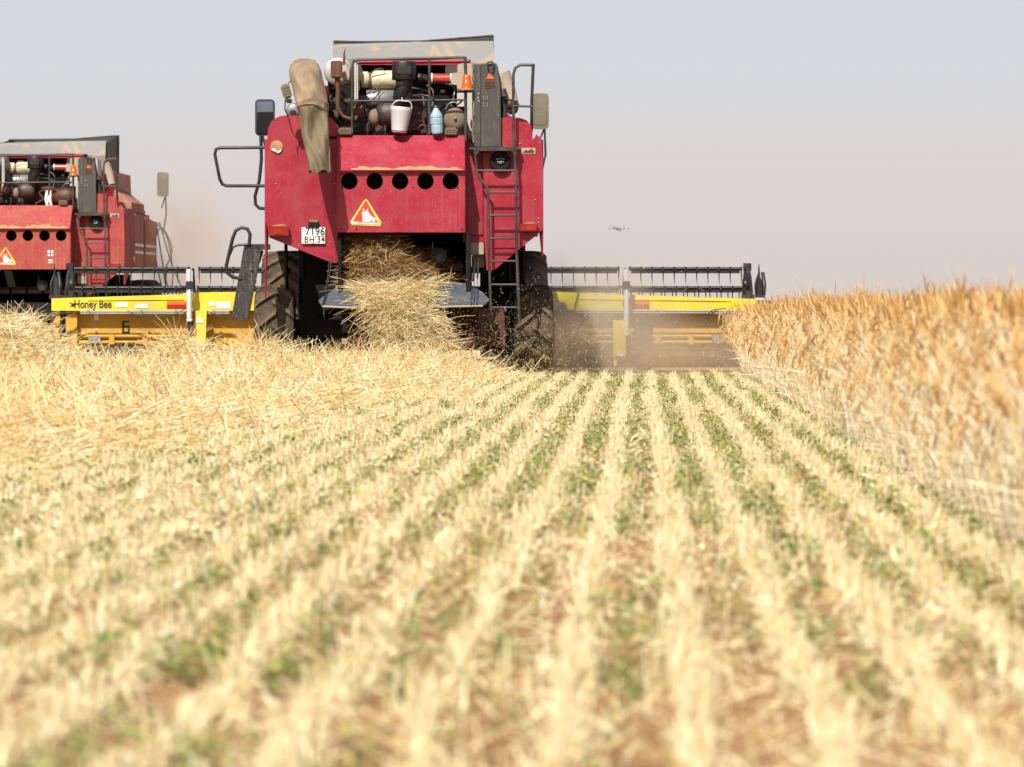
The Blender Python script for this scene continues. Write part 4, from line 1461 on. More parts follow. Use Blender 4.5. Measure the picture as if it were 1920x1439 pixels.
bp = world(P(748, 249, -.12))
bk = thing('bucket', 'galvanised zinc bucket hanging tilted from the guard rail behind the engine', 'bucket', bp, mrot)
b = MB()
ax = Vector((.10, 0, 1)).normalized()
b.lathe((0, 0, 0), ax, [(0, 0), (0, .085), (.012, .088), (.24, .118), (.25, .122), (.262, .124), (.27, .122), (.285, .128), (.292, .126), (.29, .120), (.02, .085), (.02, 0)], 32)
b.mat(1)
b.lathe((0, 0, 0), ax, [(-.015, .06), (.012, .0895), (.02, .0905)], 32)
b.build('pail', ['zinc', 'lens'], bk)
b = MB()
c0 = ax * .275
b.tube([c0 + Vector((-.122, 0, 0)), c0 + Vector((-.09, -.01, .06)), Vector((.02, -.01, .365)) + Vector((-.03, 0, .0)), Vector((.05, -.01, .36)), c0 + Vector((.10, -.01, .075)), c0 + Vector((.122, 0, 0))], .006, 6, sub=6)
b.tube([Vector((.035, 0, .36)), Vector((.035, .03, .40)), Vector((.035, .09, .385))], .006, 5)
b.build('handle', 'zinc', bk)

bp = world(P(820, 251, -.10))
bt = thing('bottle', 'pale blue ribbed plastic bottle with pointed shoulders tied to the guard rail', 'bottle', bp, mrot)
b = MB()
b.lathe((0, 0, 0), Vector((-.06, 0, 1)), [(0, 0), (0, .060), (.02, .066), (.09, .070), (.10, .066), (.11, .072), (.17, .074), (.18, .068), (.19, .074), (.215, .068), (.28, .03), (.292, .024), (.30, .024)], 12, False)
b.build('bottle_body', 'plastic_blue', bt)
b = MB()
b.lathe((-.018, 0, .296), Vector((-.06, 0, 1)), [(0, .026), (.028, .026), (.028, 0)], 12)
b.build('cap', 'tube', bt)
b = MB()
b.tube([(-.02, 0, .30), (-.05, .02, .36), (-.06, .06, .40), (-.02, .07, .38)], .005, 5, sub=4)
b.build('cord', 'black', bt)

# ---- quadcopter far behind
dd = 100.0
dn = thing('drone', 'small grey quadcopter hovering against the pale sky right of the machine', 'drone', ((1160 - 1200) / F * dd, dd, CAM_H + (575 - 429.5) / F * dd), R(20))
b = MB()
b.box((0, 0, 0), (.10, .18, .055), None, .02)
b.box((0, -.06, -.035), (.05, .05, .045), None, .012)
b.build('body', 'drone', dn)
for sx_, sy_ in ((-1, -1), (-1, 1), (1, -1), (1, 1)):
    b = MB()
    b.tube([(0, sy_ * .04, .01), (sx_ * .155, sy_ * .12, .02)], .011, 6)
    b.lathe((sx_ * .155, sy_ * .12, .0), (0, 0, 1), [(0, 0), (0, .016), (.04, .016), (.04, 0)], 10)
    b.tube([(sx_ * .155, sy_ * .12, .0), (sx_ * .155, sy_ * .12, -.03)], .005, 5)
    ar = b.build('arm', 'drone', dn)
    b = MB()
    b.box((sx_ * .155, sy_ * .12, .045), (.20, .018, .003), Matrix.Rotation(sx_ * sy_ * .6, 3, 'Z'))
    b.build('propeller', 'drone', ar)

# ------------------------------------------------------------------ mass geometry with numpy
def mesh_np(name, verts, faces, mats, midx=None, smooth=False):
    """faces: (n,4) int array"""
    me = bpy.data.meshes.new(name)
    nv, nf = len(verts), len(faces)
    me.vertices.add(nv)
    me.vertices.foreach_set('co', np.asarray(verts, np.float32).ravel())
    me.loops.add(nf * 4)
    me.loops.foreach_set('vertex_index', np.asarray(faces, np.int32).ravel())
    me.polygons.add(nf)
    me.polygons.foreach_set('loop_start', np.arange(0, nf * 4, 4, dtype=np.int32))
    if midx is not None:
        me.polygons.foreach_set('material_index', np.asarray(midx, np.int32))
    for m in mats:
        me.materials.append(M[m])
    me.update(calc_edges=True)
    me.validate()
    o = bpy.data.objects.new(name, me)
    COL.objects.link(o)
    return o

def curves_to_quads(pts, rad, seg=3):
    """pts (n,k,3), rad (n,k) -> tubes with seg sides"""
    n, k, _ = pts.shape
    d = np.gradient(pts, axis=1)
    d /= np.linalg.norm(d, axis=2, keepdims=True) + 1e-9
    ref = np.zeros_like(d); ref[..., 0] = 1.0
    fl = np.abs(d[..., 0]) > .9
    ref[fl] = (0, 1, 0)
    a = np.cross(d, ref); a /= np.linalg.norm(a, axis=2, keepdims=True) + 1e-9
    b = np.cross(d, a)
    ph = RNG.uniform(0, 6.28, (n, 1, 1, 1))
    ang = (np.arange(seg) * 2 * math.pi / seg)[None, None, :, None] + ph
    v = pts[:, :, None, :] + (np.cos(ang) * a[:, :, None, :] + np.sin(ang) * b[:, :, None, :]) * rad[:, :, None, None]
    v = v.reshape(-1, 3)
    i = np.arange(n)[:, None, None]; j = np.arange(k - 1)[None, :, None]; s = np.arange(seg)[None, None, :]
    s2 = (s + 1) % seg
    base = i * k * seg
    f = np.stack([base + j * seg + s, base + j * seg + s2, base + (j + 1) * seg + s2, base + (j + 1) * seg + s], axis=-1)
    return v, f.reshape(-1, 4)

def join(parts):
    vs = []; fs = []; mi = []; o = 0
    for v, f, m in parts:
        vs.append(v); fs.append(f + o); mi.append(np.full(len(f), m)); o += len(v)
    return np.concatenate(vs), np.concatenate(fs), np.concatenate(mi)

def vnoise(x, y, s, seed=0):
    """cheap smooth value noise"""
    x = x / s; y = y / s
    xi = np.floor(x).astype(np.int64); yi = np.floor(y).astype(np.int64)
    fx = x - xi; fy = y - yi
    fx = fx * fx * (3 - 2 * fx); fy = fy * fy * (3 - 2 * fy)
    def h(a, b):
        q = (a * 374761393 + b * 668265263 + seed * 1442695) & 0x7fffffff
        q = ((q ^ (q >> 13)) * 1274126177) & 0x7fffffff
        return (q & 0xffff) / 65535.0
    return (h(xi, yi) * (1 - fx) + h(xi + 1, yi) * fx) * (1 - fy) + (h(xi, yi + 1) * (1 - fx) + h(xi + 1, yi + 1) * fx) * fy

def stalks(x, y, z, length, lean, az, bend, baz, r0, r1, k=3):
    """curved stalks: base, lean angle from vertical toward az, bend toward baz"""
    n = len(x)
    t = np.linspace(0, 1, k)[None, :]
    L = length[:, None]
    px = x[:, None] + L * t * np.sin(lean)[:, None] * np.cos(az)[:, None] + L * bend[:, None] * t ** 2 * np.cos(baz)[:, None]
    py = y[:, None] + L * t * np.sin(lean)[:, None] * np.sin(az)[:, None] + L * bend[:, None] * t ** 2 * np.sin(baz)[:, None]
    pz = z[:, None] + L * t * np.cos(lean)[:, None] - L * np.abs(bend)[:, None] * t ** 2 * .35
    pts = np.stack([px, py, pz], -1)
    rad = r0 + (r1 - r0) * t + np.zeros((n, 1))
    return pts, rad

# ---- ground
g = MB()
gxs = [-3000, -200] + [-30 + i * 1.0 for i in range(29)] + [6, 200, 3000]
gys = [-200, 30, 60] + [62 + i * 2.0 for i in range(36)] + [150, 600, 6000]
g.add([(a, b, dip(a, b) if a > -40 else (dip(-30, b))) for a in gxs for b in gys],
      [(i * len(gys) + j, (i + 1) * len(gys) + j, (i + 1) * len(gys) + j + 1, i * len(gys) + j + 1) for i in range(len(gxs) - 1) for j in range(len(gys) - 1)], True)
tag(g.build('ground', 'ground'), kind='structure')

ROW0, ROWS = 0.11, 0.25
def view_x(Y, m=0.3):
    m = m + .65
    return (-1200 / F * Y - m, 720 / F * Y + m)
EDGE_Y = np.array([18, 21, 24.5, 28.9, 35, 42, 48, 52, 55, 57, 75])
EDGE_X = np.array([-3.9, -3.3, -2.95, -2.62, -2.25, -1.95, -1.65, -1.45, -1.35, -1.45, -1.5])
WHEAT_X = 1.25

def straw_h(x, y):
    e_ = np.interp(y, EDGE_Y, EDGE_X) + .18 * (vnoise(x, y, 1.3, 3) - .5)
    d = e_ - x
    base = np.clip(d / .8, 0, 1)
    base = base * base * (3 - 2 * base)
    top = .05 + .12 * vnoise(x, y, .8, 5) + .05 * vnoise(x, y, .3, 9)
    far = np.clip((y - 36) / 14, 0, 1)
    top = top + far * .03
    h = base * top
    def hump(cx, cy, rx, ry, a):
        return a * np.exp(-(((x - cx) / rx) ** 2 + ((y - cy) / ry) ** 2))
    h = h + hump(-4.66, 50.5, .19, .9, .36) + hump(-3.95, 51.5, .24, 1.0, .24) + hump(-6.3, 50, .42, 1.8, .54) + hump(-6.0, 42, .5, 3, .22)
    h = h + hump(-2.45, 54.9, .65, 1.0, .13) + hump(-3.3, 52.5, .5, 1.5, .06)
    h = h - hump(-5.3, 52, .35, 5.0, .12)
    return np.where(d > -.05, np.maximum(h, 0), 0)

# ---- stubble rows
def make_stubble():
    parts = []
    xs = []; ys = []
    for r in range(-36, 8):
        rx = ROW0 + r * ROWS
        if rx > WHEAT_X + .12: continue
        ymin = 7.8
        n = int((58.5 - ymin) * 84)
        y = RNG.uniform(ymin, 58.5, n)
        # thin the far ones a little, keep gaps and bright clumps
        wob = .06 * (vnoise(y * 0 + rx * 9, y, 1.7, 21) - .5) + .045 * (vnoise(y * 0 + rx * 7, y, .45, 2) - .5)
        x = rx + wob + RNG.normal(0, 1, n) * (.012 + .018 * vnoise(y * 0 + rx * 5, y, .7, 51))
        keep = vnoise(x * 3, y, .16, 4) * .55 + vnoise(x * 0 + rx * 13, y, .9, 8) * .45 > .27
        lo, hi = view_x(y, .3)
        keep &= (x > lo) & (x < hi)
        xs.append(x[keep]); ys.append(y[keep])
    sy_ = np.sqrt(8.0 ** 2 + RNG.random(27000) * (58.0 ** 2 - 8.0 ** 2))
    lo, hi = view_x(sy_, .2)
    sx_ = lo + RNG.random(27000) * (hi - lo)
    kk = (sx_ < WHEAT_X) & (vnoise(sx_, sy_, .5, 61) > .42)
    xs.append(sx_[kk]); ys.append(sy_[kk])
    x = np.concatenate(xs); y = np.concatenate(ys)
    keep = straw_h(x, y) < .10
    x = x[keep]; y = y[keep]
    n = len(x)
    L = RNG.uniform(.045, .115, n) * (.65 + .7 * vnoise(x * 3, y, .35, 12))
    lean = np.abs(RNG.normal(0, .17, n)); az = RNG.uniform(0, 6.28, n)
    p, r = stalks(x, y, np.zeros(n), L, lean, az, RNG.uniform(0, .12, n), az, .0026, .0022, 2)
    parts.append((*curves_to_quads(p, r, 3), 0))
    # dry leaf shreds hanging on the stems: flat curled strips
    m = RNG.random(n) < .38
    p, r = stalks(x[m], y[m], RNG.uniform(.01, .05, m.sum()), RNG.uniform(.03, .08, m.sum()), RNG.uniform(.3, 1.2, m.sum()), RNG.uniform(0, 6.28, m.sum()), RNG.uniform(.1, .5, m.sum()), RNG.uniform(0, 6.28, m.sum()), .004, .001, 3)
    parts.append((*curves_to_quads(p, r, 2), 0))
    v, f, mi = join(parts)
    tag(mesh_np('stubble', v, f, ['stubble'], mi), kind='stuff')
    print('stubble', n, len(f))
make_stubble()

def make_litter():
    n = 110000
    u = RNG.random(n)
    y = np.sqrt(8.0 ** 2 + u * (58.0 ** 2 - 8.0 ** 2))
    lo, hi = view_x(y, .2)
    x = lo + RNG.random(n) * (hi - lo)
    k = (x < WHEAT_X + .5) & (straw_h(x, y) < .12)
    x = x[k]; y = y[k]; n = len(x)
    L = RNG.uniform(.02, .13, n)
    az = RNG.uniform(0, 6.28, n)
    p, r = stalks(x, y, RNG.uniform(.003, .03, n), L, RNG.uniform(.9, 1.6, n), az, RNG.uniform(-.15, .15, n), az + 1.57, .0028, .002, 3)
    v, f = curves_to_quads(p, r, 3)
    mi = np.repeat((RNG.random(n) < .55).astype(int), len(f) // n)
    tag(mesh_np('crop_litter', v, f, ['litter', 'stubble'], mi), kind='stuff')
make_litter()

def leaves(x, y, z, size, mat_i):
    """small bent leaves: a diamond of two quads each, random attitude"""
    n = len(x)
    az = RNG.uniform(0, 6.28, n); pit = RNG.uniform(-.2, 1.0, n)
    d = np.stack([np.cos(az) * np.cos(pit), np.sin(az) * np.cos(pit), np.sin(pit)], -1)
    s = np.stack([-np.sin(az), np.cos(az), RNG.uniform(-.4, .4, n)], -1)
    c = np.stack([x, y, z], -1)
    S_ = size[:, None]
    v = np.stack([c, c + d * S_ * .35 + s * S_ * .28, c + d * S_ * .4 + np.array([0, 0, -1.]) * S_ * .06, c + d * S_ * .35 - s * S_ * .28,
                  c + d * S_ + np.array([0, 0, -1.]) * S_ * .2], 1).reshape(-1, 3)
    b = np.arange(n)[:, None] * 5
    f = np.concatenate([np.stack([b[:, 0], b[:, 0] + 1, b[:, 0] + 4, b[:, 0] + 2], -1), np.stack([b[:, 0], b[:, 0] + 2, b[:, 0] + 4, b[:, 0] + 3], -1)])
    return v, f, mat_i

def make_weeds():
    n0 = 56000
    u = RNG.random(n0)
    y = np.sqrt(8.2 ** 2 + u * (57.5 ** 2 - 8.2 ** 2))
    lo, hi = view_x(y, .1)
    x = lo + RNG.random(n0) * (hi - lo)
    # between the rows
    ph = ((x - ROW0) / ROWS) % 1.0
    patch = vnoise(x, y, 1.0, 31) * .35 + vnoise(x * 1.6, y, .30, 33) * .65 - .12 * RNG.random(n0)
    k = (np.abs(ph - .5) < .22 + .22 * RNG.random(n0)) & (x < WHEAT_X + .25) & (straw_h(x, y) < .06) & (patch > .415 + .035 * np.clip((y - 30) / 15, 0, 1))
    x = x[k]; y = y[k]
    n = len(x)
    parts = []
    m = 9
    X_ = np.repeat(x, m); Y_ = np.repeat(y, m)
    rad = np.repeat(RNG.uniform(.015, .055, n), m)
    a = RNG.uniform(0, 6.28, n * m); q = np.sqrt(RNG.random(n * m))
    hh = np.repeat(RNG.uniform(.03, .11, n), m) * RNG.random(n * m)
    parts.append(leaves(X_ + rad * q * np.cos(a), Y_ + rad * q * np.sin(a) * 1.2, hh + .008, RNG.uniform(.012, .042, n * m), 0))
    az = RNG.uniform(0, 6.28, n)
    p, r = stalks(x, y, np.zeros(n), RNG.uniform(.05, .12, n), np.abs(RNG.normal(0, .3, n)), az, np.zeros(n), az, .0015, .001, 2)
    v, f = curves_to_quads(p, r, 3)
    parts.append((v, f, 0))
    v, f, mi = join(parts)
    tag(mesh_np('green_weeds', v, f, ['weed'], mi), kind='stuff')
    print('weeds', n)
make_weeds()

# ---- straw swath
def make_straw():
    # matted bed
    gx = np.linspace(-8.6, -1.0, 150); gy = np.linspace(17.5, 66, 420)
    GX, GY = np.meshgrid(gx, gy, indexing='ij')
    H = straw_h(GX, GY) * .86 - .008
    v = np.stack([GX, GY, H], -1).reshape(-1, 3)
    i = np.arange(149)[:, None]; j = np.arange(419)[None, :]
    f = np.stack([i * 420 + j, (i + 1) * 420 + j, (i + 1) * 420 + j + 1, i * 420 + j + 1], -1).reshape(-1, 4)
    Hc = H.reshape(-1)[f].max(axis=1)
    f = f[Hc > .005]
    parts = [(v, f, 1)]
    # straws
    n = 225000
    u = RNG.random(n)
    y = np.where(RNG.random(n) < .62, RNG.uniform(17.5, 57, n), RNG.uniform(40, 60, n))
    lo, hi = view_x(y, .3)
    e_ = np.interp(y, EDGE_Y, EDGE_X) + .35
    x = lo + RNG.random(n) * np.maximum(e_ - lo, 0.01)
    h = straw_h(x, y)
    strag = (h < .02) & (RNG.random(n) < .35)
    k = (h > .02) | strag
    x = x[k]; y = y[k]; h = h[k]; n = len(x)
    L = RNG.uniform(.10, .42, n)
    st = RNG.random(n)
    lean = np.where(st < .955, RNG.uniform(1.25, 1.62, n), RNG.uniform(.35, 1.3, n))
    az = RNG.uniform(0, 6.28, n)
    zz = h * RNG.uniform(.86, 1.06, n) + RNG.uniform(0, .02, n)
    p, r = stalks(x - L * np.cos(az) * .4, y - L * np.sin(az) * .4, zz, L, lean, az, RNG.normal(0, .22, n), az + 1.57, .0028, .0020, 4)
    r = r * RNG.choice([.8, 1.0, 1.5], n, p=[.4, .4, .2])[:, None]
    v, f = curves_to_quads(p, r, 3)
    parts.append((v, f, 0))
    # upright wisps on the humps
    wx = []; wy = []
    for cx, cy, rx, ry, c in ((-4.62, 50.5, .28, 1.4, 900), (-3.95, 51.5, .35, 1.2, 700), (-6.15, 50, .45, 2.2, 1400), (-3.1, 54.3, .9, 1.0, 500), (-5.0, 51, 1.6, 2.0, 1100), (-2.4, 54.4, .8, 1.2, 500), (-5.0, 44, 1.6, 4.0, 500)):
        wx.append(RNG.normal(cx, rx * .7, c)); wy.append(RNG.normal(cy, ry * .7, c))
    x = np.concatenate(wx); y = np.concatenate(wy); n = len(x)
    L = RNG.uniform(.15, .42, n)
    lean = np.abs(RNG.normal(.85, .45, n)); az = RNG.uniform(0, 6.28, n)
    p, r = stalks(x, y, straw_h(x, y) - .08, L, lean, az, RNG.uniform(.05, .6, n), az, .0030, .0016, 5)
    v, f = curves_to_quads(p, r, 3)
    parts.append((v, f, 0))
    v, f, mi = join(parts)
    tag(mesh_np('straw_swath', v, f, ['straw', 'strawbed'], mi), kind='stuff')
    print('straw faces', len(f))
make_straw()

# ---- straw stream pouring out of the machine
def make_stream():
    def L2W(lx, ly, lz):
        c, s = math.cos(mrot), math.sin(mrot)
        return main.location.x + lx * c - ly * s, main.location.y + lx * s + ly * c, lz
    parts = []
    # lump inside the falling mass: rough blob surface so light does not pass through
    def blob(keys, seg=26, rough=.07, mi=1):
        vs = []
        ks = []
        for i in range(len(keys) - 1):
            for q in range(5):
                t = q / 5
                ks.append([keys[i][j] * (1 - t) + keys[i + 1][j] * t for j in range(5)])
        ks.append(keys[-1])
        for (px, hw, py, yc, hd) in ks:
            for k in range(seg):
                a = 2 * math.pi * k / seg
                w = 1 + rough * random.uniform(-1, 1)
                lx = X(px + math.cos(a) * hw * w, yc); ly = yc + math.sin(a) * hd * w
                vs.append(L2W(lx, ly, Z(py, yc)))
        fs = []
        for i in range(len(ks) - 1):
            for k in range(seg):
                k2 = (k + 1) % seg
                fs.append((i * seg + k, i * seg + k2, (i + 1) * seg + k2, (i + 1) * seg + k))
        return np.array(vs), np.array(fs)
    up = [(698, 46, 440, .08, .2), (706, 60, 475, -.03, .22), (724, 80, 505, -.06, .2), (742, 88, 530, -.10, .16)]
    lowk = [(742, 72, 527, -.02, .10), (740, 68, 540, -.30, .18), (748, 56, 562, -.50, .16), (758, 46, 587, -.56, .14), (771, 38, 610, -.60, .13), (785, 38, 632, -.62, .14), (798, 52, 655, -.62, .2)]
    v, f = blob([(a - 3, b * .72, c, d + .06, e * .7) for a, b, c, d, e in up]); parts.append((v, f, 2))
    v, f = blob(lowk); parts.append((v, f, 1))
    def scatter(keys, n, mi, r0, Lr, jit):
        ts = RNG.random(n) * (len(keys) - 1)
        K = np.array(keys)
        i = np.clip(ts.astype(int), 0, len(keys) - 2); t = (ts - i)[:, None]
        k = K[i] * (1 - t) + K[i + 1] * t
        a = RNG.uniform(0, 6.28, n)
        w = 1 + RNG.normal(0, jit, n)
        w = w * (1 - .35 * (vnoise(k[:, 2] * .12, a * 1.6, 1.0, mi + 5)))
        px = k[:, 0] + np.cos(a) * k[:, 1] * w; yy = k[:, 3] + np.sin(a) * k[:, 4] * w * 1.05
        lx = (px - 757) * (D0 + yy) / F; lz = (575 - k[:, 2]) * (D0 + yy) / F + CAM_H
        c, s = math.cos(mrot), math.sin(mrot)
        wx = main.location.x + lx * c - yy * s; wy = main.location.y + lx * s + yy * c
        L = RNG.uniform(*Lr, n)
        lean = RNG.uniform(.95, 2.5, n); az = RNG.uniform(0, 6.28, n)
        p, r = stalks(wx, wy, lz, L, lean, az, RNG.normal(0, .38, n), az + 1.57, r0 * .85, r0 * .6, 5)
        v, f = curves_to_quads(p, r, 3)
        parts.append((v, f, mi))
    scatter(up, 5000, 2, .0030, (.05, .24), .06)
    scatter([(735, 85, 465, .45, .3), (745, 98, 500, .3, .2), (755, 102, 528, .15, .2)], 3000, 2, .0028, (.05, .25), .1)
    scatter(up, 700, 0, .0028, (.06, .26), .12)
    scatter(lowk, 10500, 0, .0034, (.07, .30), .13)
    scatter([(745, 86, 532, -.25, .15), (742, 68, 560, -.55, .15), (765, 60, 610, -.6, .2), (780, 75, 645, -.6, .3)], 1800, 0, .0030, (.12, .42), .16)
    v, f, mi = join(parts)
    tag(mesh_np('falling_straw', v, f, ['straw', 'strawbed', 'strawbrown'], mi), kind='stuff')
make_stream()

# ---- airborne chaff
def make_chaff():
    n = 7500
    px = np.where(RNG.random(n) < .6, RNG.normal(950, 90, n), RNG.uniform(830, 1400, n))
    py = 725 - np.abs(RNG.normal(0, 75, n))
    k = (px > 700) & (px < 1420) & (py > 200)
    px = px[k]; py = py[k]; n = len(px)
    yy = RNG.uniform(-2.5, 2.0, n)
    Dd = D0 + yy
    x = (px - 1200) / F * Dd; z = (575 - py) / F * Dd + CAM_H
    z = np.maximum(z, .03)
    L = np.where(RNG.random(n) < .96, RNG.uniform(.004, .015, n), RNG.uniform(.025, .07, n))
    lean = RNG.uniform(0, 3.1, n); az = RNG.uniform(0, 6.28, n)
    p, r = stalks(x, Dd, z, L, lean, az, RNG.normal(0, .2, n), az + 1.57, .0017, .0011, 3)
    v, f = curves_to_quads(p, r, 3)
    tag(mesh_np('flying_chaff', v, f, ['straw'], np.zeros(len(f))), kind='stuff')
make_chaff()

# ---- standing wheat
def make_wheat():
    def gen(n, xr, yr, dens=None):
        y = RNG.uniform(yr[0], yr[1], n)
        lo, hi = view_x(y, .35)
        x0 = xr[0]
        x = x0 + RNG.random(n) * (xr[1] - x0)
        k = (x < hi) & (x > lo)
        return x[k], y[k]
    X1, Y1 = gen(28000, (WHEAT_X, WHEAT_X + .85), (8, 62))
    X2, Y2 = gen(42000, (WHEAT_X + .8, 6.5), (20, 78))
    k = RNG.random(len(X2)) < .62
    X2, Y2 = X2[k], Y2[k]
    X3, Y3 = gen(2600, (-3.0, 1.6), (67.5, 76))
    x = np.concatenate([X1, X2, X3]); y = np.concatenate([Y1, Y2, Y3])
    # wavy edge of the standing crop
    edge = WHEAT_X + .10 * (vnoise(y * 0, y, 2.2, 77) - .5)
    d = x - edge
    n = len(x)
    ins = np.clip(d / .45, 0, 1)
    ins = np.where(y > 67, 1, ins)
    ht = .70 + .17 * ins + .05 * (vnoise(x, y, .9, 41) - .5) + RNG.normal(0, 1, n) * (.035 + .07 * (1 - ins))
    low = (d < .30) & (RNG.random(n) < .5) & (y < 67)
    ht = np.where(low, .92 - .42 * RNG.random(n) ** 1.5, ht)
    near = np.clip((30 - y) / 16, 0, 1)
    ht = ht - .085 + near * .02 + .04 * (vnoise(x, y, 2.5, 91) - .5)
    tall = RNG.random(n) < .02
    ht = np.where(tall, ht + .08, ht)
    tuft = (vnoise(x * 2, y, .35, 55) > .86) & (d < .35) & (y < 60)
    # lean: edge stalks lean out to the left, the rest random with slight left drift
    out = (1 - ins)
    lean = np.abs(RNG.normal(.07, .09, n)) + out * RNG.uniform(.0, .20, n) * (RNG.random(n) < .5)
    az = np.where(RNG.random(n) < .35 + .35 * out, RNG.normal(math.pi, .9, n), RNG.uniform(0, 6.28, n))
    bend = RNG.uniform(.0, .10, n) + out * RNG.uniform(0, .06, n)
    lean = np.where(tuft, RNG.uniform(.25, .5, n), lean)
    az = np.where(tuft, RNG.normal(math.pi + .25, .35, n), az)
    baz = az + RNG.normal(0, .4, n)
    k = 7
    up_ = (RNG.random(n) < .42) | tall
    neck = np.where(up_, RNG.uniform(0, .015, n), RNG.uniform(.02, .075, n))[:, None]
    bend = np.where(up_, bend * .4, bend)
    t = np.linspace(0, 1, k)[None, :]
    L = ht[:, None]
    def at(t):
        q = np.clip((t - .70) / .30, 0, 1)
        hor = L * (np.sin(lean)[:, None] * t + bend[:, None] * t ** 2.5) + q ** 1.6 * neck
        zz = L * (np.cos(lean)[:, None] * t) - L * bend[:, None] * .5 * t ** 3 - q ** 2.2 * .45 * neck
        return np.stack([x[:, None] + hor * np.cos(baz)[:, None], y[:, None] + hor * np.sin(baz)[:, None], zz], -1)
    pts = at(t)
    rad = .0024 - .0009 * t + np.zeros((n, 1))
    parts = [(*curves_to_quads(pts, rad, 3), 0)]
    # ears: follow on from the stalk tip, nodding
    tip = pts[:, -1]; dr = pts[:, -1] - pts[:, -2]; dr /= np.linalg.norm(dr, axis=1, keepdims=True)
    nod = np.where(up_, RNG.uniform(.0, .5, n), RNG.uniform(1.6, 4.0, n))[:, None]
    el = RNG.uniform(.065, .105, n)[:, None]
    prof = np.array([.3, 1.0, .82, 1.08, .8, 1.0, .7, .25])
    kk = len(prof)
    ep = []
    cur = tip.copy(); dd_ = dr.copy()
    hz = np.stack([np.cos(baz), np.sin(baz), np.zeros(n)], -1)
    for i in range(kk):
        ep.append(cur.copy())
        dd_ = dd_ + np.array([0, 0, -1.0]) * nod * .30 + hz * .0
        dd_ /= np.linalg.norm(dd_, axis=1, keepdims=True)
        cur = cur + dd_ * el / (kk - 1)
    ep = np.stack(ep, 1)
    has = RNG.random(n) < .78
    ep = ep[has]
    er = prof[None, :] * RNG.uniform(.0040, .0058, len(ep))[:, None]
    parts.append((*curves_to_quads(ep, er, 4), 1))
    # awns
    m = RNG.random(len(ep)) < .9
    b0 = ep[m][:, 3]; d0 = ep[m][:, 5] - ep[m][:, 3]; d0 /= np.linalg.norm(d0, axis=1, keepdims=True)
    for q in range(3):
        e1 = d0 + RNG.normal(0, .22, d0.shape)
        aw = np.stack([b0 + d0 * .012 * q, b0 + d0 * .012 * q + e1 * .07], 1)
        parts.append((*curves_to_quads(aw, np.full((len(aw), 2), .0006), 2), 1))
    # dry leaves
    m = RNG.random(n) < .28
    nn = m.sum()
    h0 = RNG.uniform(.15, .7, nn)
    bp_ = at(np.array([[.0]]))[:, 0][m]
    fr = pts[m]
    idx = np.clip((h0 * (k - 1)).astype(int), 0, k - 2)
    b0 = fr[np.arange(nn), idx]
    a_ = RNG.uniform(0, 6.28, nn)
    p, r = stalks(b0[:, 0], b0[:, 1], b0[:, 2], RNG.uniform(.08, .2, nn), RNG.uniform(.3, 1.2, nn), a_, RNG.uniform(.3, .9, nn), a_, .0045, .0010, 4)
    parts.append((*curves_to_quads(p, r, 2), 0))
    v, f, mi = join(parts)
    tag(mesh_np('standing_wheat', v, f, ['stalk', 'ear'], mi), kind='stuff')
    print('wheat', n, len(f))
make_wheat()

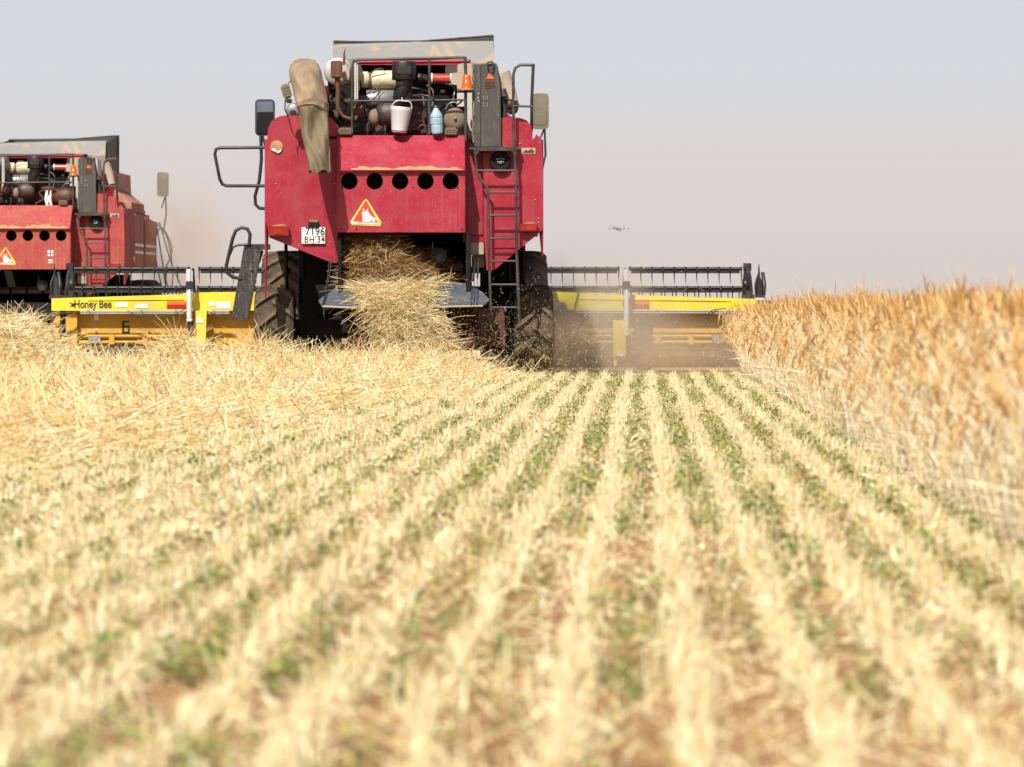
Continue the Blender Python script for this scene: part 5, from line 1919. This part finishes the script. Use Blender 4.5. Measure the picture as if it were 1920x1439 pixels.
# ------------------------------------------------------------------ dust in the air behind the machine
def dust_mat(name, col, dens, nscale, radial=True, aniso=0.1):
    m = bpy.data.materials.new(name)
    m.use_nodes = True
    n = m.node_tree
    n.nodes.clear()
    out = N(n, 'ShaderNodeOutputMaterial')
    pv = N(n, 'ShaderNodeVolumePrincipled')
    pv.inputs['Color'].default_value = (*col, 1)
    pv.inputs['Anisotropy'].default_value = aniso
    t = N(n, 'ShaderNodeTexCoord')
    ln = N(n, 'ShaderNodeVectorMath', operation='LENGTH')
    n.links.new(t.outputs['Object'], ln.inputs[0])
    mr = N(n, 'ShaderNodeMapRange', interpolation_type='SMOOTHSTEP')
    mr.inputs[1].default_value = 1.0; mr.inputs[2].default_value = .15
    mr.inputs[3].default_value = 0.0; mr.inputs[4].default_value = 1.0
    n.links.new(ln.outputs['Value'], mr.inputs[0])
    z = N(n, 'ShaderNodeTexNoise')
    z.inputs['Scale'].default_value = nscale
    z.inputs['Detail'].default_value = 3
    n.links.new(t.outputs['Object'], z.inputs['Vector'])
    nr = N(n, 'ShaderNodeMapRange')
    nr.inputs[1].default_value = .35; nr.inputs[2].default_value = .7
    nr.inputs[3].default_value = .35; nr.inputs[4].default_value = 1.5
    n.links.new(z.outputs['Fac'], nr.inputs[0])
    mu = N(n, 'ShaderNodeMath', operation='MULTIPLY')
    n.links.new(mr.outputs[0], mu.inputs[0]); n.links.new(nr.outputs[0], mu.inputs[1])
    m2 = N(n, 'ShaderNodeMath', operation='MULTIPLY')
    m2.inputs[1].default_value = dens
    n.links.new(mu.outputs[0], m2.inputs[0])
    n.links.new(m2.outputs[0], pv.inputs['Density'])
    n.links.new(pv.outputs[0], out.inputs['Volume'])
    return m

def dust(px0, px1, py0, py1, y0, y1, col, dens, nscale=2.2):
    Y = (y0 + y1) / 2
    cx = ((px0 + px1) / 2 - 1200) / F * Y
    hx = (px1 - px0) / 2 / F * Y
    zt = (575 - py0) / F * Y + CAM_H; zb = (575 - py1) / F * Y + CAM_H
    bm = bmesh.new()
    bmesh.ops.create_icosphere(bm, subdivisions=3, radius=1)
    me = bpy.data.meshes.new('dust_cloud')
    bm.to_mesh(me); bm.free()
    me.materials.append(dust_mat('dust', col, dens, nscale))
    o = bpy.data.objects.new('dust_cloud', me)
    COL.objects.link(o)
    o.location = (cx, Y, (zt + zb) / 2)
    o.scale = (hx, (y1 - y0) / 2, (zt - zb) / 2)
    o['kind'] = 'stuff'
    return o
dust(850, 1560, 560, 800, 58.3, 63.6, (.80, .66, .46), .42)
dust(210, 470, 300, 640, 88.5, 96, (.80, .67, .55), .28)
dust(960, 1130, 540, 730, 57.0, 60.5, (.78, .62, .46), 1.2)
dust(880, 1330, 440, 800, 57.6, 63.4, (.84, .72, .57), .38)
